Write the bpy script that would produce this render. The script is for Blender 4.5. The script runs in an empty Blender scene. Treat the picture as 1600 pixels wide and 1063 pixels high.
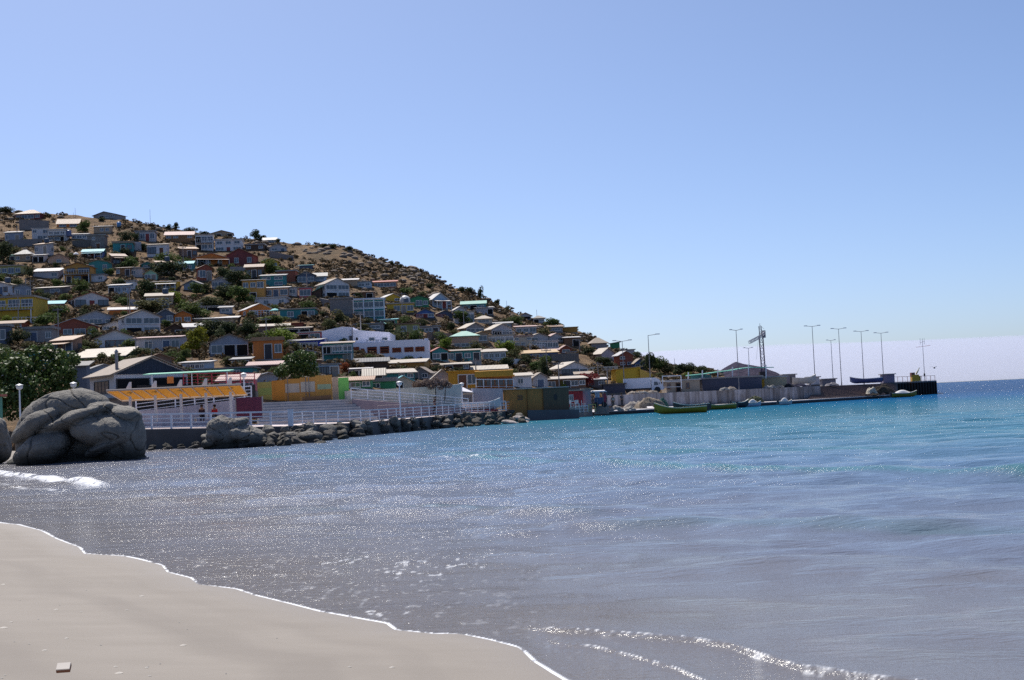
import bpy, bmesh, math, random
import numpy as np
from mathutils import Vector, Matrix
R = math.radians
rng = random.Random(7)
SC = bpy.context.scene
COL = SC.collection
# ---------------------------------------------------------------- camera
F = 2050.0; CAMZ = 2.2; PITCH = R(2.70); ROLL = R(2.62)
_r0 = Vector((1, 0, 0)); _u0 = Vector((0, -math.sin(PITCH), math.cos(PITCH))); FW = Vector((0, math.cos(PITCH), math.sin(PITCH)))
RT = _r0*math.cos(ROLL) - _u0*math.sin(ROLL); UP = _r0*math.sin(ROLL) + _u0*math.cos(ROLL)
cd = bpy.data.cameras.new('camera'); cam = bpy.data.objects.new('camera', cd); COL.objects.link(cam)
cd.sensor_width = 36; cd.lens = F/1600*36; cd.clip_start = 0.1; cd.clip_end = 60000
M = Matrix((RT, UP, -FW)).transposed().to_4x4(); M.translation = (0, 0, CAMZ); cam.matrix_world = M
SC.camera = cam
def ray(px, py):
    d = FW + RT*((px-800)/F) + UP*((531.5-py)/F)
    return d/d.y
def P(px, py, D):
    d = ray(px, py)
    return Vector((d.x*D, D, CAMZ + d.z*D))
# ---------------------------------------------------------------- sky, sun, exposure
SUN_EL = 56; SUN_AZ = -24          # azimuth from +Y (the view), negative = to the left
w = bpy.data.worlds.new('World'); SC.world = w; w.use_nodes = True
nt = w.node_tree; nt.nodes.clear()
sky = nt.nodes.new('ShaderNodeTexSky'); sky.sky_type = 'NISHITA'; sky.sun_disc = False
sky.sun_elevation = R(SUN_EL); sky.sun_rotation = R(SUN_AZ); sky.altitude = 0
sky.air_density = 0.6; sky.dust_density = 1.2; sky.ozone_density = 6
bg = nt.nodes.new('ShaderNodeBackground'); bg.inputs['Strength'].default_value = 0.117
wo = nt.nodes.new('ShaderNodeOutputWorld')
tint = nt.nodes.new('ShaderNodeMixRGB'); tint.blend_type = 'MULTIPLY'; tint.inputs[0].default_value = 1; tint.inputs[2].default_value = (1.055, 1.042, 1.035, 1)
nt.links.new(sky.outputs[0], tint.inputs[1]); nt.links.new(tint.outputs[0], bg.inputs[0]); nt.links.new(bg.outputs[0], wo.inputs[0])
sl = bpy.data.lights.new('sun', 'SUN'); sl.energy = 5.0; sl.angle = R(0.53); sl.color = (1.0, 0.95, 0.87)
so = bpy.data.objects.new('sun', sl); COL.objects.link(so)
_sd = Vector((math.sin(R(SUN_AZ))*math.cos(R(SUN_EL)), math.cos(R(SUN_AZ))*math.cos(R(SUN_EL)), math.sin(R(SUN_EL))))
so.rotation_euler = _sd.to_track_quat('Z', 'Y').to_euler()
SC.view_settings.view_transform = 'Standard'; SC.view_settings.look = 'None'
SC.view_settings.exposure = 0.27; SC.view_settings.gamma = 1.0
SC.cycles.use_denoising = False; SC.cycles.sample_clamp_direct = 10; SC.cycles.max_bounces = 6; SC.cycles.diffuse_bounces = 2; SC.cycles.glossy_bounces = 3; SC.cycles.transmission_bounces = 2; SC.cycles.transparent_max_bounces = 6; SC.cycles.volume_bounces = 1
# ---------------------------------------------------------------- noise
_rs = np.random.RandomState(3); _L = _rs.rand(256, 256)
def vnoise(x, y):
    x = np.asarray(x, float); y = np.asarray(y, float)
    xi = np.floor(x).astype(int); yi = np.floor(y).astype(int); fx = x-xi; fy = y-yi
    fx = fx*fx*(3-2*fx); fy = fy*fy*(3-2*fy)
    a = _L[xi & 255, yi & 255]; b = _L[(xi+1) & 255, yi & 255]; c = _L[xi & 255, (yi+1) & 255]; d = _L[(xi+1) & 255, (yi+1) & 255]
    return (a*(1-fx)+b*fx)*(1-fy)+(c*(1-fx)+d*fx)*fy
def fbm(x, y, o=4):
    s = 0; a = 1.0; t = 0
    for i in range(o):
        s = s + a*vnoise(x*2**i+17.3*i, y*2**i+5.1*i); t += a; a *= .5
    return s/t-.5
def interp(x, tab):
    return np.interp(x, [t[0] for t in tab], [t[1] for t in tab])
def smooth(t):
    t = np.clip(t, 0, 1); return t*t*(3-2*t)
# ---------------------------------------------------------------- objects
def tag(o, label=None, cat=None, group=None, kind=None):
    if label: o['label'] = label
    if cat: o['category'] = cat
    if group: o['group'] = group
    if kind: o['kind'] = kind
    return o
def empty(name, loc, rz=0, label=None, cat=None, group=None):
    o = bpy.data.objects.new(name, None); COL.objects.link(o); o.location = loc; o.rotation_euler = (0, 0, rz)
    o.empty_display_size = .3
    return tag(o, label, cat, group)
def link(name, me, parent=None, loc=None, rot=None, scl=None):
    o = bpy.data.objects.new(name, me); COL.objects.link(o)
    if parent is not None: o.parent = parent
    if loc is not None: o.location = loc
    if rot is not None: o.rotation_euler = rot
    if scl is not None: o.scale = scl
    return o
def copy_tree(o, parent=None):
    c = o.copy(); COL.objects.link(c); c.parent = parent
    for ch in list(o.children): copy_tree(ch, c)
    return c
class MB:
    def __init__(s): s.v = []; s.f = []; s.mi = []; s.m = 0
    def add(s, vs, fs):
        n = len(s.v); s.v += [tuple(v) for v in vs]; s.f += [tuple(n+i for i in f) for f in fs]; s.mi += [s.m]*len(fs)
    def box(s, x0, y0, z0, x1, y1, z1):
        s.add([(x0,y0,z0),(x1,y0,z0),(x1,y1,z0),(x0,y1,z0),(x0,y0,z1),(x1,y0,z1),(x1,y1,z1),(x0,y1,z1)],
              [(0,3,2,1),(4,5,6,7),(0,1,5,4),(1,2,6,5),(2,3,7,6),(3,0,4,7)])
    def hexa(s, b, t):      # 4 bottom points, 4 top points, counter-clockwise seen from above
        s.add(list(b)+list(t), [(0,3,2,1),(4,5,6,7),(0,1,5,4),(1,2,6,5),(2,3,7,6),(3,0,4,7)])
    def bar(s, p, q, r, r2=None, n=6):
        p = Vector(p); q = Vector(q); d = q-p
        if d.length < 1e-6: return
        d.normalize(); a = d.orthogonal().normalized(); b = d.cross(a); r2 = r if r2 is None else r2
        vs = []
        for c, rr in ((p, r), (q, r2)):
            for i in range(n):
                t = 2*math.pi*i/n; vs.append(c + a*math.cos(t)*rr + b*math.sin(t)*rr)
        s.add(vs, [(i, (i+1) % n, n+(i+1) % n, n+i) for i in range(n)] + [tuple(range(n-1, -1, -1)), tuple(range(n, 2*n))])
    def rbar(s, p, q, wd, ht):   # rectangular bar, upright
        p = Vector(p); q = Vector(q); d = (q-p); 
        if abs(d.x)+abs(d.y) < 1e-6: side = Vector((1, 0, 0)); up = Vector((0, 1, 0))
        else: side = Vector((-d.y, d.x, 0)).normalized(); up = Vector((0, 0, 1))
        a = side*wd/2; b = up*ht/2
        s.add([p-a-b, p+a-b, p+a+b, p-a+b, q-a-b, q+a-b, q+a+b, q-a+b], [(0,1,2,3),(7,6,5,4),(0,4,5,1),(1,5,6,2),(2,6,7,3),(3,7,4,0)])
    def lathe(s, prof, n=12, c=(0, 0, 0)):
        vs = []
        for r, z in prof:
            for i in range(n):
                t = 2*math.pi*i/n; vs.append((c[0]+r*math.cos(t), c[1]+r*math.sin(t), c[2]+z))
        fs = [(j*n+i, j*n+(i+1) % n, (j+1)*n+(i+1) % n, (j+1)*n+i) for j in range(len(prof)-1) for i in range(n)]
        fs.append(tuple(range(n-1, -1, -1))); fs.append(tuple(range((len(prof)-1)*n, len(prof)*n)))
        s.add(vs, fs)
    def mesh(s, name, mats, smooth_=False):
        me = bpy.data.meshes.new(name); me.from_pydata(s.v, [], s.f)
        for m in (mats if isinstance(mats, (list, tuple)) else [mats]): me.materials.append(m)
        if any(s.mi): me.polygons.foreach_set('material_index', s.mi)
        if smooth_: me.polygons.foreach_set('use_smooth', [True]*len(me.polygons))
        bm = bmesh.new(); bm.from_mesh(me); bmesh.ops.recalc_face_normals(bm, faces=bm.faces); bm.to_mesh(me); bm.free()
        return me
    def build(s, name, mats, parent=None, loc=None, rz=0, smooth_=False):
        return link(name, s.mesh(name, mats, smooth_), parent, loc, (0, 0, rz))
def grid_mesh(name, X, Y, Z, mat, attrs=None, sm=True):
    nr, nc = X.shape
    me = bpy.data.meshes.new(name); n = nr*nc
    co = np.stack([X, Y, Z], -1).reshape(-1).astype(np.float32)
    me.vertices.add(n); me.vertices.foreach_set('co', co)
    i = np.arange(nr*nc).reshape(nr, nc)
    q = np.stack([i[:-1, :-1], i[:-1, 1:], i[1:, 1:], i[1:, :-1]], -1).reshape(-1, 4)
    k = len(q)
    me.loops.add(4*k); me.loops.foreach_set('vertex_index', q.reshape(-1).astype(np.int32))
    me.polygons.add(k); me.polygons.foreach_set('loop_start', np.arange(0, 4*k, 4, dtype=np.int32))
    me.polygons.foreach_set('use_smooth', np.full(k, sm))
    me.update(calc_edges=True); me.validate()
    for an, arr in (attrs or {}).items():
        a = me.attributes.new(an, 'FLOAT', 'POINT'); a.data.foreach_set('value', np.asarray(arr, np.float32).reshape(-1))
    me.materials.append(mat)
    return me
# ---------------------------------------------------------------- materials
class NT:
    def __init__(s, name, rough=.7, spec=.3):
        s.m = bpy.data.materials.new(name); s.m.use_nodes = True; s.t = s.m.node_tree
        s.b = s.t.nodes['Principled BSDF']; s.b.inputs['Roughness'].default_value = rough
        s.b.inputs['Specular IOR Level'].default_value = spec; s.co = None
    def n(s, t, **kw):
        n = s.t.nodes.new('ShaderNode'+t)
        for k, v in kw.items():
            if k.startswith('i_'): n.inputs[k[2:].replace('_', ' ')].default_value = v
            else: setattr(n, k, v)
        return n
    def l(s, a, b): s.t.links.new(a, b)
    def coord(s, which='Object', scale=(1, 1, 1), rot=(0, 0, 0)):
        if which == 'World': src = s.n('NewGeometry').outputs['Position']
        else: src = s.n('TexCoord').outputs[which]
        m = s.n('Mapping'); s.l(src, m.inputs['Vector']); m.inputs['Scale'].default_value = scale; m.inputs['Rotation'].default_value = rot
        return m.outputs[0]
    def noise(s, vec, scale, detail=3, rough=.6, dist=0):
        n = s.n('TexNoise'); n.inputs['Scale'].default_value = scale; n.inputs['Detail'].default_value = detail
        n.inputs['Roughness'].default_value = rough; n.inputs['Distortion'].default_value = dist; s.l(vec, n.inputs['Vector']); return n.outputs['Fac']
    def ramp(s, fac, stops, interp='LINEAR'):
        r = s.n('ValToRGB'); r.color_ramp.interpolation = interp; e = r.color_ramp.elements
        while len(e) < len(stops): e.new(.5)
        for i, (p, c) in enumerate(stops):
            e[i].position = p; c = (c, c, c) if isinstance(c, (int, float)) else c; e[i].color = (*c[:3], 1)
        s.l(fac, r.inputs[0]); return r.outputs[0]
    def mix(s, fac, a, b, mode='MIX'):
        m = s.n('MixRGB', blend_type=mode)
        for sk, v in ((0, fac), (1, a), (2, b)):
            if hasattr(v, 'is_linked') or hasattr(v, 'links'): s.l(v, m.inputs[sk])
            else: m.inputs[sk].default_value = (v if sk == 0 else (v, v, v, 1)) if isinstance(v, (int, float)) else (*v[:3], 1)
        return m.outputs[0]
    def math(s, op, a, b=None, c=None, clamp=False):
        m = s.n('Math', operation=op, use_clamp=clamp)
        for i, v in enumerate((a, b, c)):
            if v is None: continue
            if isinstance(v, (int, float)): m.inputs[i].default_value = v
            else: s.l(v, m.inputs[i])
        return m.outputs[0]
    def attr(s, name): return s.n('Attribute', attribute_name=name).outputs['Fac']
    def base(s, v): s.l(v, s.b.inputs['Base Color'])
    def bump(s, h, strength=.4, dist=.05, normal=None):
        b = s.n('Bump'); b.inputs['Strength'].default_value = strength; b.inputs['Distance'].default_value = dist; s.l(h, b.inputs['Height'])
        if normal is not None: s.l(normal, b.inputs['Normal'])
        s.l(b.outputs[0], s.b.inputs['Normal']); return b.outputs[0]
def mul(c, k): return tuple(min(1, x*k) for x in c)
_mc = {}
def paint(c, rough=.7, dirt=.3, name='painted_wall'):
    """painted or plain surface with stains"""
    key = ('p', c, rough, dirt)
    if key in _mc: return _mc[key]
    s = NT(name, rough); co = s.coord('Object')
    a = s.noise(co, .55, 5, .65); st = s.noise(s.coord('Object', (2.2, 2.2, .35)), 1.4, 4, .6); f = s.noise(co, 7, 3)
    c1 = s.mix(s.ramp(a, [(.35, 0), (.7, 1)]), mul(c, 1-.35*dirt), mul(c, 1.06))
    c2 = s.mix(s.ramp(st, [(.5, 0), (.75, dirt)]), c1, tuple(x*.45+.03 for x in c))
    c3 = s.mix(s.math('MULTIPLY', s.ramp(f, [(.3, 0), (.8, 1)]), .18), c2, mul(c, .7))
    s.base(c3); s.bump(f, .25, .02); _mc[key] = s.m; return s.m
def sheet(c, rust=.25, name='corrugated_roof'):
    key = ('s', c, rust)
    if key in _mc: return _mc[key]
    s = NT(name, .55, .35); co = s.coord('Object')
    w_ = s.n('TexWave', wave_type='BANDS', bands_direction='X'); w_.inputs['Scale'].default_value = 1.6; s.l(co, w_.inputs['Vector'])
    pn = s.n('TexBrick'); s.l(co, pn.inputs['Vector']); pn.inputs['Scale'].default_value = .55; pn.inputs['Mortar Size'].default_value = .008
    pn.inputs['Color1'].default_value = (*mul(c, 1.05), 1); pn.inputs['Color2'].default_value = (*mul(c, .82), 1); pn.inputs['Mortar'].default_value = (*mul(c, .6), 1)
    a = s.noise(co, .9, 5, .7)
    c1 = s.mix(s.ramp(a, [(.5, 0), (.72, min(1, rust*1.6))]), pn.outputs[0], tuple(.5*x+.5*y for x, y in zip(c, (.23, .12, .07))))
    c2 = s.mix(s.math('MULTIPLY', w_.outputs['Fac'], .22), c1, mul(c, .55))
    s.base(c2); s.bump(w_.outputs['Fac'], .5, .05); _mc[key] = s.m; return s.m
def block(c, name='block_wall'):
    key = ('b', c)
    if key in _mc: return _mc[key]
    s = NT(name, .9, .1); co = s.coord('Object', rot=(math.pi/2, 0, 0))
    b = s.n('TexBrick'); s.l(co, b.inputs['Vector']); b.inputs['Scale'].default_value = 2.2; b.inputs['Mortar Size'].default_value = .02
    b.inputs['Color1'].default_value = (*c, 1); b.inputs['Color2'].default_value = (*mul(c, .78), 1); b.inputs['Mortar'].default_value = (*mul(c, .6), 1)
    a = s.noise(s.coord('Object'), .5, 5, .65)
    s.base(s.mix(s.ramp(a, [(.4, 0), (.75, .55)]), b.outputs[0], mul(c, .5))); s.bump(s.noise(s.coord('Object'), 6), .4, .03); _mc[key] = s.m; return s.m
def boards(c, name='timber_boards', sc=1.5, vert=True):
    key = ('w', c, sc, vert)
    if key in _mc: return _mc[key]
    s = NT(name, .75, .2); co = s.coord('Object')
    w_ = s.n('TexWave', wave_type='BANDS', bands_direction='X' if vert else 'Z', wave_profile='SAW'); w_.inputs['Scale'].default_value = sc; s.l(co, w_.inputs['Vector'])
    a = s.noise(s.coord('Object', (1, 1, .2) if vert else (.2, .2, 1)), 3, 4)
    c1 = s.mix(a, mul(c, .75), mul(c, 1.15)); c2 = s.mix(s.ramp(w_.outputs['Fac'], [(.0, .7), (.12, 0)]), c1, mul(c, .35))
    s.base(c2); s.bump(w_.outputs['Fac'], .3, .02); _mc[key] = s.m; return s.m
def flat(c, rough=.6, spec=.3, name='plain', metal=0, sub=None):
    key = ('f', c, rough, metal)
    if key in _mc: return _mc[key]
    s = NT(name, rough, spec); n_ = s.noise(s.coord('Object'), 3, 3); s.base(s.mix(n_, mul(c, .82), mul(c, 1.1))); s.b.inputs['Metallic'].default_value = metal
    _mc[key] = s.m; return s.m
WHT = (.72, .71, .74)
GLASS = NT('window_glass', .08, .6); _n = GLASS.noise(GLASS.coord('Object'), .8, 2); GLASS.base(GLASS.mix(_n, (.015, .02, .035), (.10, .13, .19))); GLASS = GLASS.m
RAILM = flat((.70, .72, .80), .45, .4, 'white_rail_paint')
POLEM = flat((.20, .19, .20), .5, .4, 'dark_pole_steel')
POLEG = paint((.33, .31, .30), .85, .3, 'concrete_pole')
stone = None
CONC = paint((.36, .345, .345), .9, .7, 'weathered_concrete')
# ---------------------------------------------------------------- the lie of the land (world functions)
def hor(px): return 592.3 + (1600-px)*.0455
_sh_px = [(0,817),(30,820),(65,829),(90,842),(125,855),(134,865),(195,869),(215,873),(255,883),(264,894),(300,903),(312,913),(370,920),(400,930),(450,942),(500,955),(560,966),(606,974),(620,984),(680,990),(720,990),(770,1000),(815,1012),(838,1034),(885,1063)]
def sea_pt(px, py):
    d = ray(px, py); t = -CAMZ/d.z; return (d.x*t, t)
SHORE = [(-32,110),(-29,98),(-28.5,90),(-31,84),(-32.5,78),(-31.5,73),(-28.5,66),(-25.5,57),(-21.5,47),(-17.5,38.5),(-14,33)] + [sea_pt(*p) for p in _sh_px] + [(1.6,8),(3.0,5),(5.5,1),(9,-6),(14,-20),(20,-60)]
_S = np.array(SHORE); _POLY = np.vstack([_S, [[-400,-60],[-400,110]]])
def shore_dist(x, y):
    """signed distance to the waterline, positive up the beach"""
    x = np.asarray(x, float); y = np.asarray(y, float); d = np.full(x.shape, 1e9)
    for i in range(len(_S)-1):
        ax, ay = _S[i]; bx, by = _S[i+1]; vx, vy = bx-ax, by-ay
        t = np.clip(((x-ax)*vx+(y-ay)*vy)/(vx*vx+vy*vy), 0, 1)
        d = np.minimum(d, (x-ax-t*vx)**2+(y-ay-t*vy)**2)
    d = np.sqrt(d); ins = np.zeros(x.shape, bool); n = len(_POLY)
    for i in range(n):
        ax, ay = _POLY[i]; bx, by = _POLY[(i+1) % n]
        c = ((ay > y) != (by > y)) & (x < (bx-ax)*(y-ay)/((by-ay) if by != ay else 1e-9)+ax)
        ins ^= c
    return np.where(ins, d, -d)
def beach_h(x, y, s=None):
    s = shore_dist(x, y) if s is None else s
    up = .055*np.minimum(s, 9)+.02*np.clip(s-9, 0, 40); dn = .05*s
    z = np.where(s > 0, up, np.maximum(dn, -1.2))
    return z + .012*fbm(x*.8, y*.5, 3)*np.clip(s/3, 0, 1)*2
# hill: per azimuth (a = x/y) a foot and a ridge
def av(px): return ray(px, hor(px)).x
_RIDGE = [(-250,300),(-120,312),(0,326),(20,331),(50,333),(75,334),(120,336),(150,341),(200,344),(235,351),(260,355),(300,362),(330,367),(370,372),(400,373),(440,378),(460,381),(500,383),(520,383),(545,388),(560,394),(590,404),(620,413),(645,419),(670,427),(690,439),(705,449),(730,454),(750,464),(770,472),(790,481),(810,491),(830,496),(850,501),(870,508),(885,512),(900,516),(920,522),(935,532),(950,542),(975,549),(1000,556),(1030,567),(1050,574),(1075,577),(1110,582),(1125,590)]
_D1 = [(-250,380),(0,360),(300,350),(600,330),(900,300),(1125,262)]
_FOOT = [(-250,642),(0,634),(200,622),(300,615),(500,605),(700,603),(900,604),(1000,600),(1125,598)]
_D0 = [(-250,112),(0,115),(200,121),(400,124),(600,141),(800,172),(950,196),(1125,225)]
_DF = [(-250,90),(0,92),(215,98),(470,99),(600,113),(820,158),(900,172),(1000,182),(1125,210)]
def _rt():
    t = []
    for px, py in _RIDGE:
        d = ray(px, py); t.append((d.x, d.z, px))
    t.sort(); return t
_RT = _rt(); _RA = [t[0] for t in _RT]; _RE = [t[1] for t in _RT]; _RD = [float(np.interp(t[2], [q[0] for q in _D1], [q[1] for q in _D1])) for t in _RT]
def _ft():
    t = []
    for px, py in _FOOT:
        D = float(interp(px, _D0)); d = ray(px, py); t.append((d.x, D, CAMZ+d.z*D))
    return t
_FT = _ft(); _FA = [t[0] for t in _FT]
_DFA = [av(p) for p, _ in _DF]
def land_h(x, y):
    x = np.asarray(x, float); y = np.asarray(y, float); ys = np.maximum(y, 5.0); a = x/ys
    D0 = np.interp(a, _FA, [t[1] for t in _FT]); z0 = np.interp(a, _FA, [t[2] for t in _FT])
    D1 = np.interp(a, _RA, _RD); e1 = np.interp(a, _RA, _RE); DF = np.interp(a, _DFA, [d for _, d in _DF])
    e0 = (z0-CAMZ)/D0; t = (ys-D0)/(D1-D0); tt = np.clip(t, 0, 1)
    zh = CAMZ + (e0+(e1-e0)*tt)*ys
    zh = np.where(t > 1, CAMZ+e1*D1-(ys-D1)*.22-4*smooth((ys-D1)/40), zh)
    m = np.clip(tt*(1-tt)*4, 0, 1)
    zh = zh + m*(3.0*fbm(x/18, ys/18, 4)+1.0*fbm(x/5, ys/5, 3))
    zs = 1.05 + (z0-1.05)*smooth((ys-DF)/(D0-DF))**2.2
    z = np.where(ys < D0, zs, zh)
    z = np.where(ys < DF, 1.05-(DF-ys)*6, z)
    amax = _RA[-1]+.004
    z = z - np.clip((a-amax)/.01, 0, 1)*60
    return np.maximum(z, -3.0)
def H1(x, y): return float(land_h(np.array([x]), np.array([y]))[0])
def hit(px, py, ymax=420):
    """distance at which the sight line through a photo point meets the ground"""
    d = ray(px, py); ys = np.arange(92, ymax, .5)
    z = land_h(d.x*ys, ys); r = CAMZ+d.z*ys; k = np.where(z > r)[0]
    k = k[k > 0]
    return float(ys[k[0]]) if len(k) else float(interp(px, _D1))
def ground_at(px, py):
    D = hit(px, py); return P(px, py, D)
# ---------------------------------------------------------------- materials of the land
s = NT('beach_sand', .85, .2)
co = s.coord('World'); sd = s.attr('shore')
big = s.noise(s.coord('World', (.35, .35, 1), (0, 0, R(-28))), .7, 3); fine = s.noise(co, 55, 3, .7); mid = s.noise(s.coord('World', (.5, 1.6, 1), (0, 0, R(-35))), 1.3, 4, .6)
c = s.mix(s.ramp(mid, [(.35, 0), (.7, 1)]), (.222, .200, .176), (.252, .228, .202))
bv = s.n('CombineXYZ'); s.l(s.math('MULTIPLY', sd, .75), bv.inputs[0]); sp_ = s.n('SeparateXYZ'); s.l(co, sp_.inputs[0]); s.l(s.math('MULTIPLY', sp_.outputs[0], .13), bv.inputs[1]); bands = s.noise(bv.outputs[0], 1.0, 3, .55)
c = s.mix(s.ramp(bands, [(.5, 0), (.68, .55)]), c, (.165, .148, .132)); c = s.mix(s.ramp(big, [(.45, 0), (.62, .4)]), c, (.198, .178, .158))
c = s.mix(s.math('MULTIPLY', fine, .3), c, (.26, .22, .19))
wet = s.ramp(s.math('MULTIPLY_ADD', sd, .5, .0), [(0.0, 1.0), (.35, .0)])
c = s.mix(s.math('MULTIPLY', wet, .4), c, (.20, .175, .155)); s.base(c)
rr = s.mix(wet, .85, .55); s.l(rr, s.b.inputs['Roughness'])
s.bump(s.math('ADD', s.math('MULTIPLY', fine, .25), s.math('MULTIPLY', mid, .6)), .35, .02); SAND = s.m
s = NT('hill_ground', .95, .1); co = s.coord('World')
a = s.noise(co, .06, 5, .65); b = s.noise(co, .45, 5, .7); f = s.noise(co, 2.5, 4, .7)
c = s.mix(s.ramp(b, [(.38, 0), (.62, 1)]), (.10, .062, .04), (.285, .19, .112))
c = s.mix(s.ramp(a, [(.48, 0), (.62, .75)]), c, (.12, .09, .06))
c = s.mix(s.ramp(f, [(.52, 0), (.68, .75)]), c, (.055, .06, .03)); s.base(c)
s.bump(s.math('ADD', f, b), .9, .6); HILL = s.m
def rockmat(c, name, sc=1.0, wet_shade=False):
    s = NT(name, .82, .25); co = s.coord('Object'); a = s.noise(co, .8*sc, 5, .65); f = s.noise(co, 9*sc, 4, .7)
    v = s.noise(s.coord('Object', (1, 1, .5), (.5, .3, 0)), 1.7*sc, 6, .75, 1.2)
    k = s.mix(s.ramp(a, [(.35, 0), (.68, 1)]), mul(c, .75), mul(c, 1.2)); k = s.mix(s.ramp(v, [(.48, 0), (.5, .22), (.52, 0)]), k, mul(c, .3))
    k = s.mix(s.math('MULTIPLY', f, .35), k, mul(c, .5)); s.base(k); 
    if wet_shade:
        z = s.n('SeparateXYZ'); s.l(s.coord('World'), z.inputs[0]); wl = s.math('ADD', z.outputs[2], s.math('MULTIPLY_ADD', a, .9, -.45)); k2 = s.mix(s.ramp(wl, [(.30, .85), (.95, 0)]), k, (.02, .02, .016)); s.base(k2)  # tidal wet band, carried higher to paint the dark shade of the lower front
    s.bump(s.math('ADD', s.math('MULTIPLY', v, 1.5), f), .9, .10); return s.m
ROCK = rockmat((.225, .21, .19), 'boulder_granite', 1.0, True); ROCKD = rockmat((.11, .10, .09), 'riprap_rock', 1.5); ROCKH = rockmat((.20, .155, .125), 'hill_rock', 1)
# ---------------------------------------------------------------- water
s = NT('sea_water', .06, .5); s.b.inputs['IOR'].default_value = 1.33
dist = s.attr('offshore'); depth = s.attr('range'); foam = s.attr('foam')
w1 = s.noise(s.coord('World', (.045, .16, 1)), 1.0, 4, .6); w2 = s.noise(s.coord('World', (.25, 1.0, 1)), 1.0, 4, .65)
dn = s.math('ADD', dist, s.math('MULTIPLY_ADD', w1, 16, -8))
c = s.ramp(s.math('DIVIDE', dn, 220), [(0, (.150, .132, .118)), (.045, (.135, .155, .21)), (.10, (.095, .165, .27)), (.19, (.042, .165, .235)), (.38, (.018, .125, .225)), (.6, (.006, .075, .22)), (1, (.004, .045, .16))])
c = s.mix(s.math('MULTIPLY', s.ramp(w2, [(.42, 0), (.62, 1)]), s.ramp(s.math('DIVIDE', dist, 60), [(.3, .0), (1, .6)])), c, (.004, .06, .10))
c = s.mix(s.math('MULTIPLY', s.attr('swell'), .8), c, (.025, .17, .17)); c = s.mix(foam, c, (.70, .72, .76)); s.base(c)  # swell: light coming through thin crests, painted into the base colour as teal
s.l(s.mix(foam, .09, .7), s.b.inputs['Roughness'])
r1 = s.noise(s.coord('World', (.9, 3.4, 1), (0, 0, R(6))), 1.0, 5, .62)
r2 = s.noise(s.coord('World', (3.5, 11, 1), (0, 0, R(-6))), 1.0, 4, .7)
r3 = s.noise(s.coord('World', (.16, .95, 1), (0, 0, R(4))), 1.0, 4, .6)
far = s.ramp(s.math('DIVIDE', depth, 160), [(.08, .13), (.3, .36), (1, 1.6)]); r4 = s.noise(s.coord('World', (10, 12, 1), (0, 0, R(20))), 1.0, 2, .6)
hh = s.math('ADD', s.math('MULTIPLY', s.math('MULTIPLY', r1, far), .42), s.math('MULTIPLY', r2, .046)); hh = s.math('ADD', hh, s.math('MULTIPLY', s.math('MULTIPLY', r3, far), .75)); hh = s.math('ADD', hh, s.math('MULTIPLY', r4, s.math('MULTIPLY_ADD', s.attr('chop'), .055, .005)))
cal = s.ramp(s.math('DIVIDE', s.math('MULTIPLY', dist, 1), 12), [(0, .6), (1, 1)]); s.l(s.ramp(s.math('DIVIDE', depth, 200), [(.1, .5), (.5, .12)]), s.b.inputs['Specular IOR Level'])
bn = s.n('Bump'); bn.inputs['Distance'].default_value = 1.0; s.l(hh, bn.inputs['Height']); s.l(s.math('MULTIPLY', cal, .85), bn.inputs['Strength']); s.l(bn.outputs[0], s.b.inputs['Normal'])
db = s.n('BsdfDiffuse'); s.l(c, db.inputs[0]); mxs = s.n('MixShader'); s.l(s.ramp(s.math('DIVIDE', depth, 260), [(.12, 0), (.6, .62)]), mxs.inputs[0]); s.l(s.b.outputs[0], mxs.inputs[1]); s.l(db.outputs[0], mxs.inputs[2]); s.l(mxs.outputs[0], s.t.nodes['Material Output'].inputs[0])
SEA = s.m
# sea surface: one sheet from the beach to the horizon
ys = list(np.geomspace(4.5, 75, 640)) + list(np.geomspace(75.3, 320, 130)) + list(np.geomspace(330, 8900, 40))
aa = np.concatenate([np.linspace(-1.6, -.46, 40), np.linspace(-.45, .45, 760), np.linspace(.46, 1.6, 40)])
A, Yg = np.meshgrid(aa, np.array(ys)); Xg = A*Yg
sd = shore_dist(Xg, Yg)
off = np.maximum(-sd, 0)
Z = np.zeros_like(Xg); fade = smooth(off/9)*(1-.85*smooth((Yg-60)/60))
_w = np.random.RandomState(11)
for i in range(60):
    lam = 10**_w.uniform(-.35, .8); th = R(_w.normal(8, 24)); k = 2*math.pi/lam
    amp = .0046*lam**.85*_w.uniform(.5, 1.4)
    vis = np.clip((lam/(Yg*.012+.15)-1), 0, 1)
    Z += amp*vis*np.sin(k*(Xg*math.sin(th)+Yg*math.cos(th))+_w.uniform(0, 6.3)+1.6*fbm(Xg*.13+i, Yg*.13, 2))
Z *= fade
Z += .006*fbm(Xg*1.3, Yg*1.3, 3)*smooth(off/1.5)
def crest(pts, h, wf, wb, wob=.5):
    """a small wave rolling to the beach: steep face toward the shore"""
    p = np.array([sea_pt(*q) for q in pts]); p = p[np.argsort(p[:, 0])]
    yc = np.interp(Xg, p[:, 0], p[:, 1])+wob*fbm(Xg*.45, Xg*0+3, 3); e = (Xg-p[0, 0])*(p[-1, 0]-Xg); L = (p[-1, 0]-p[0, 0])
    en = smooth(np.minimum(Xg-p[0, 0], p[-1, 0]-Xg)/(L*.14)); d = Yg-yc
    hh_ = h*en*(.75+.9*fbm(Xg*.6, Xg*0+9, 3)); return d, hh_*np.where(d < 0, np.exp(-(d/wf)**2), np.exp(-(d/wb)**2)), en
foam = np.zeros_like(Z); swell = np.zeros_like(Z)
n1 = fbm(Xg*2.2, Yg*1.1, 4)+.5; n4 = fbm(Xg*22, Yg*9, 3)+.5; n2 = fbm(Xg*7, Yg*5, 3)+.5; n3 = fbm(Xg*.8, Yg*.5, 3)+.5
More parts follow.
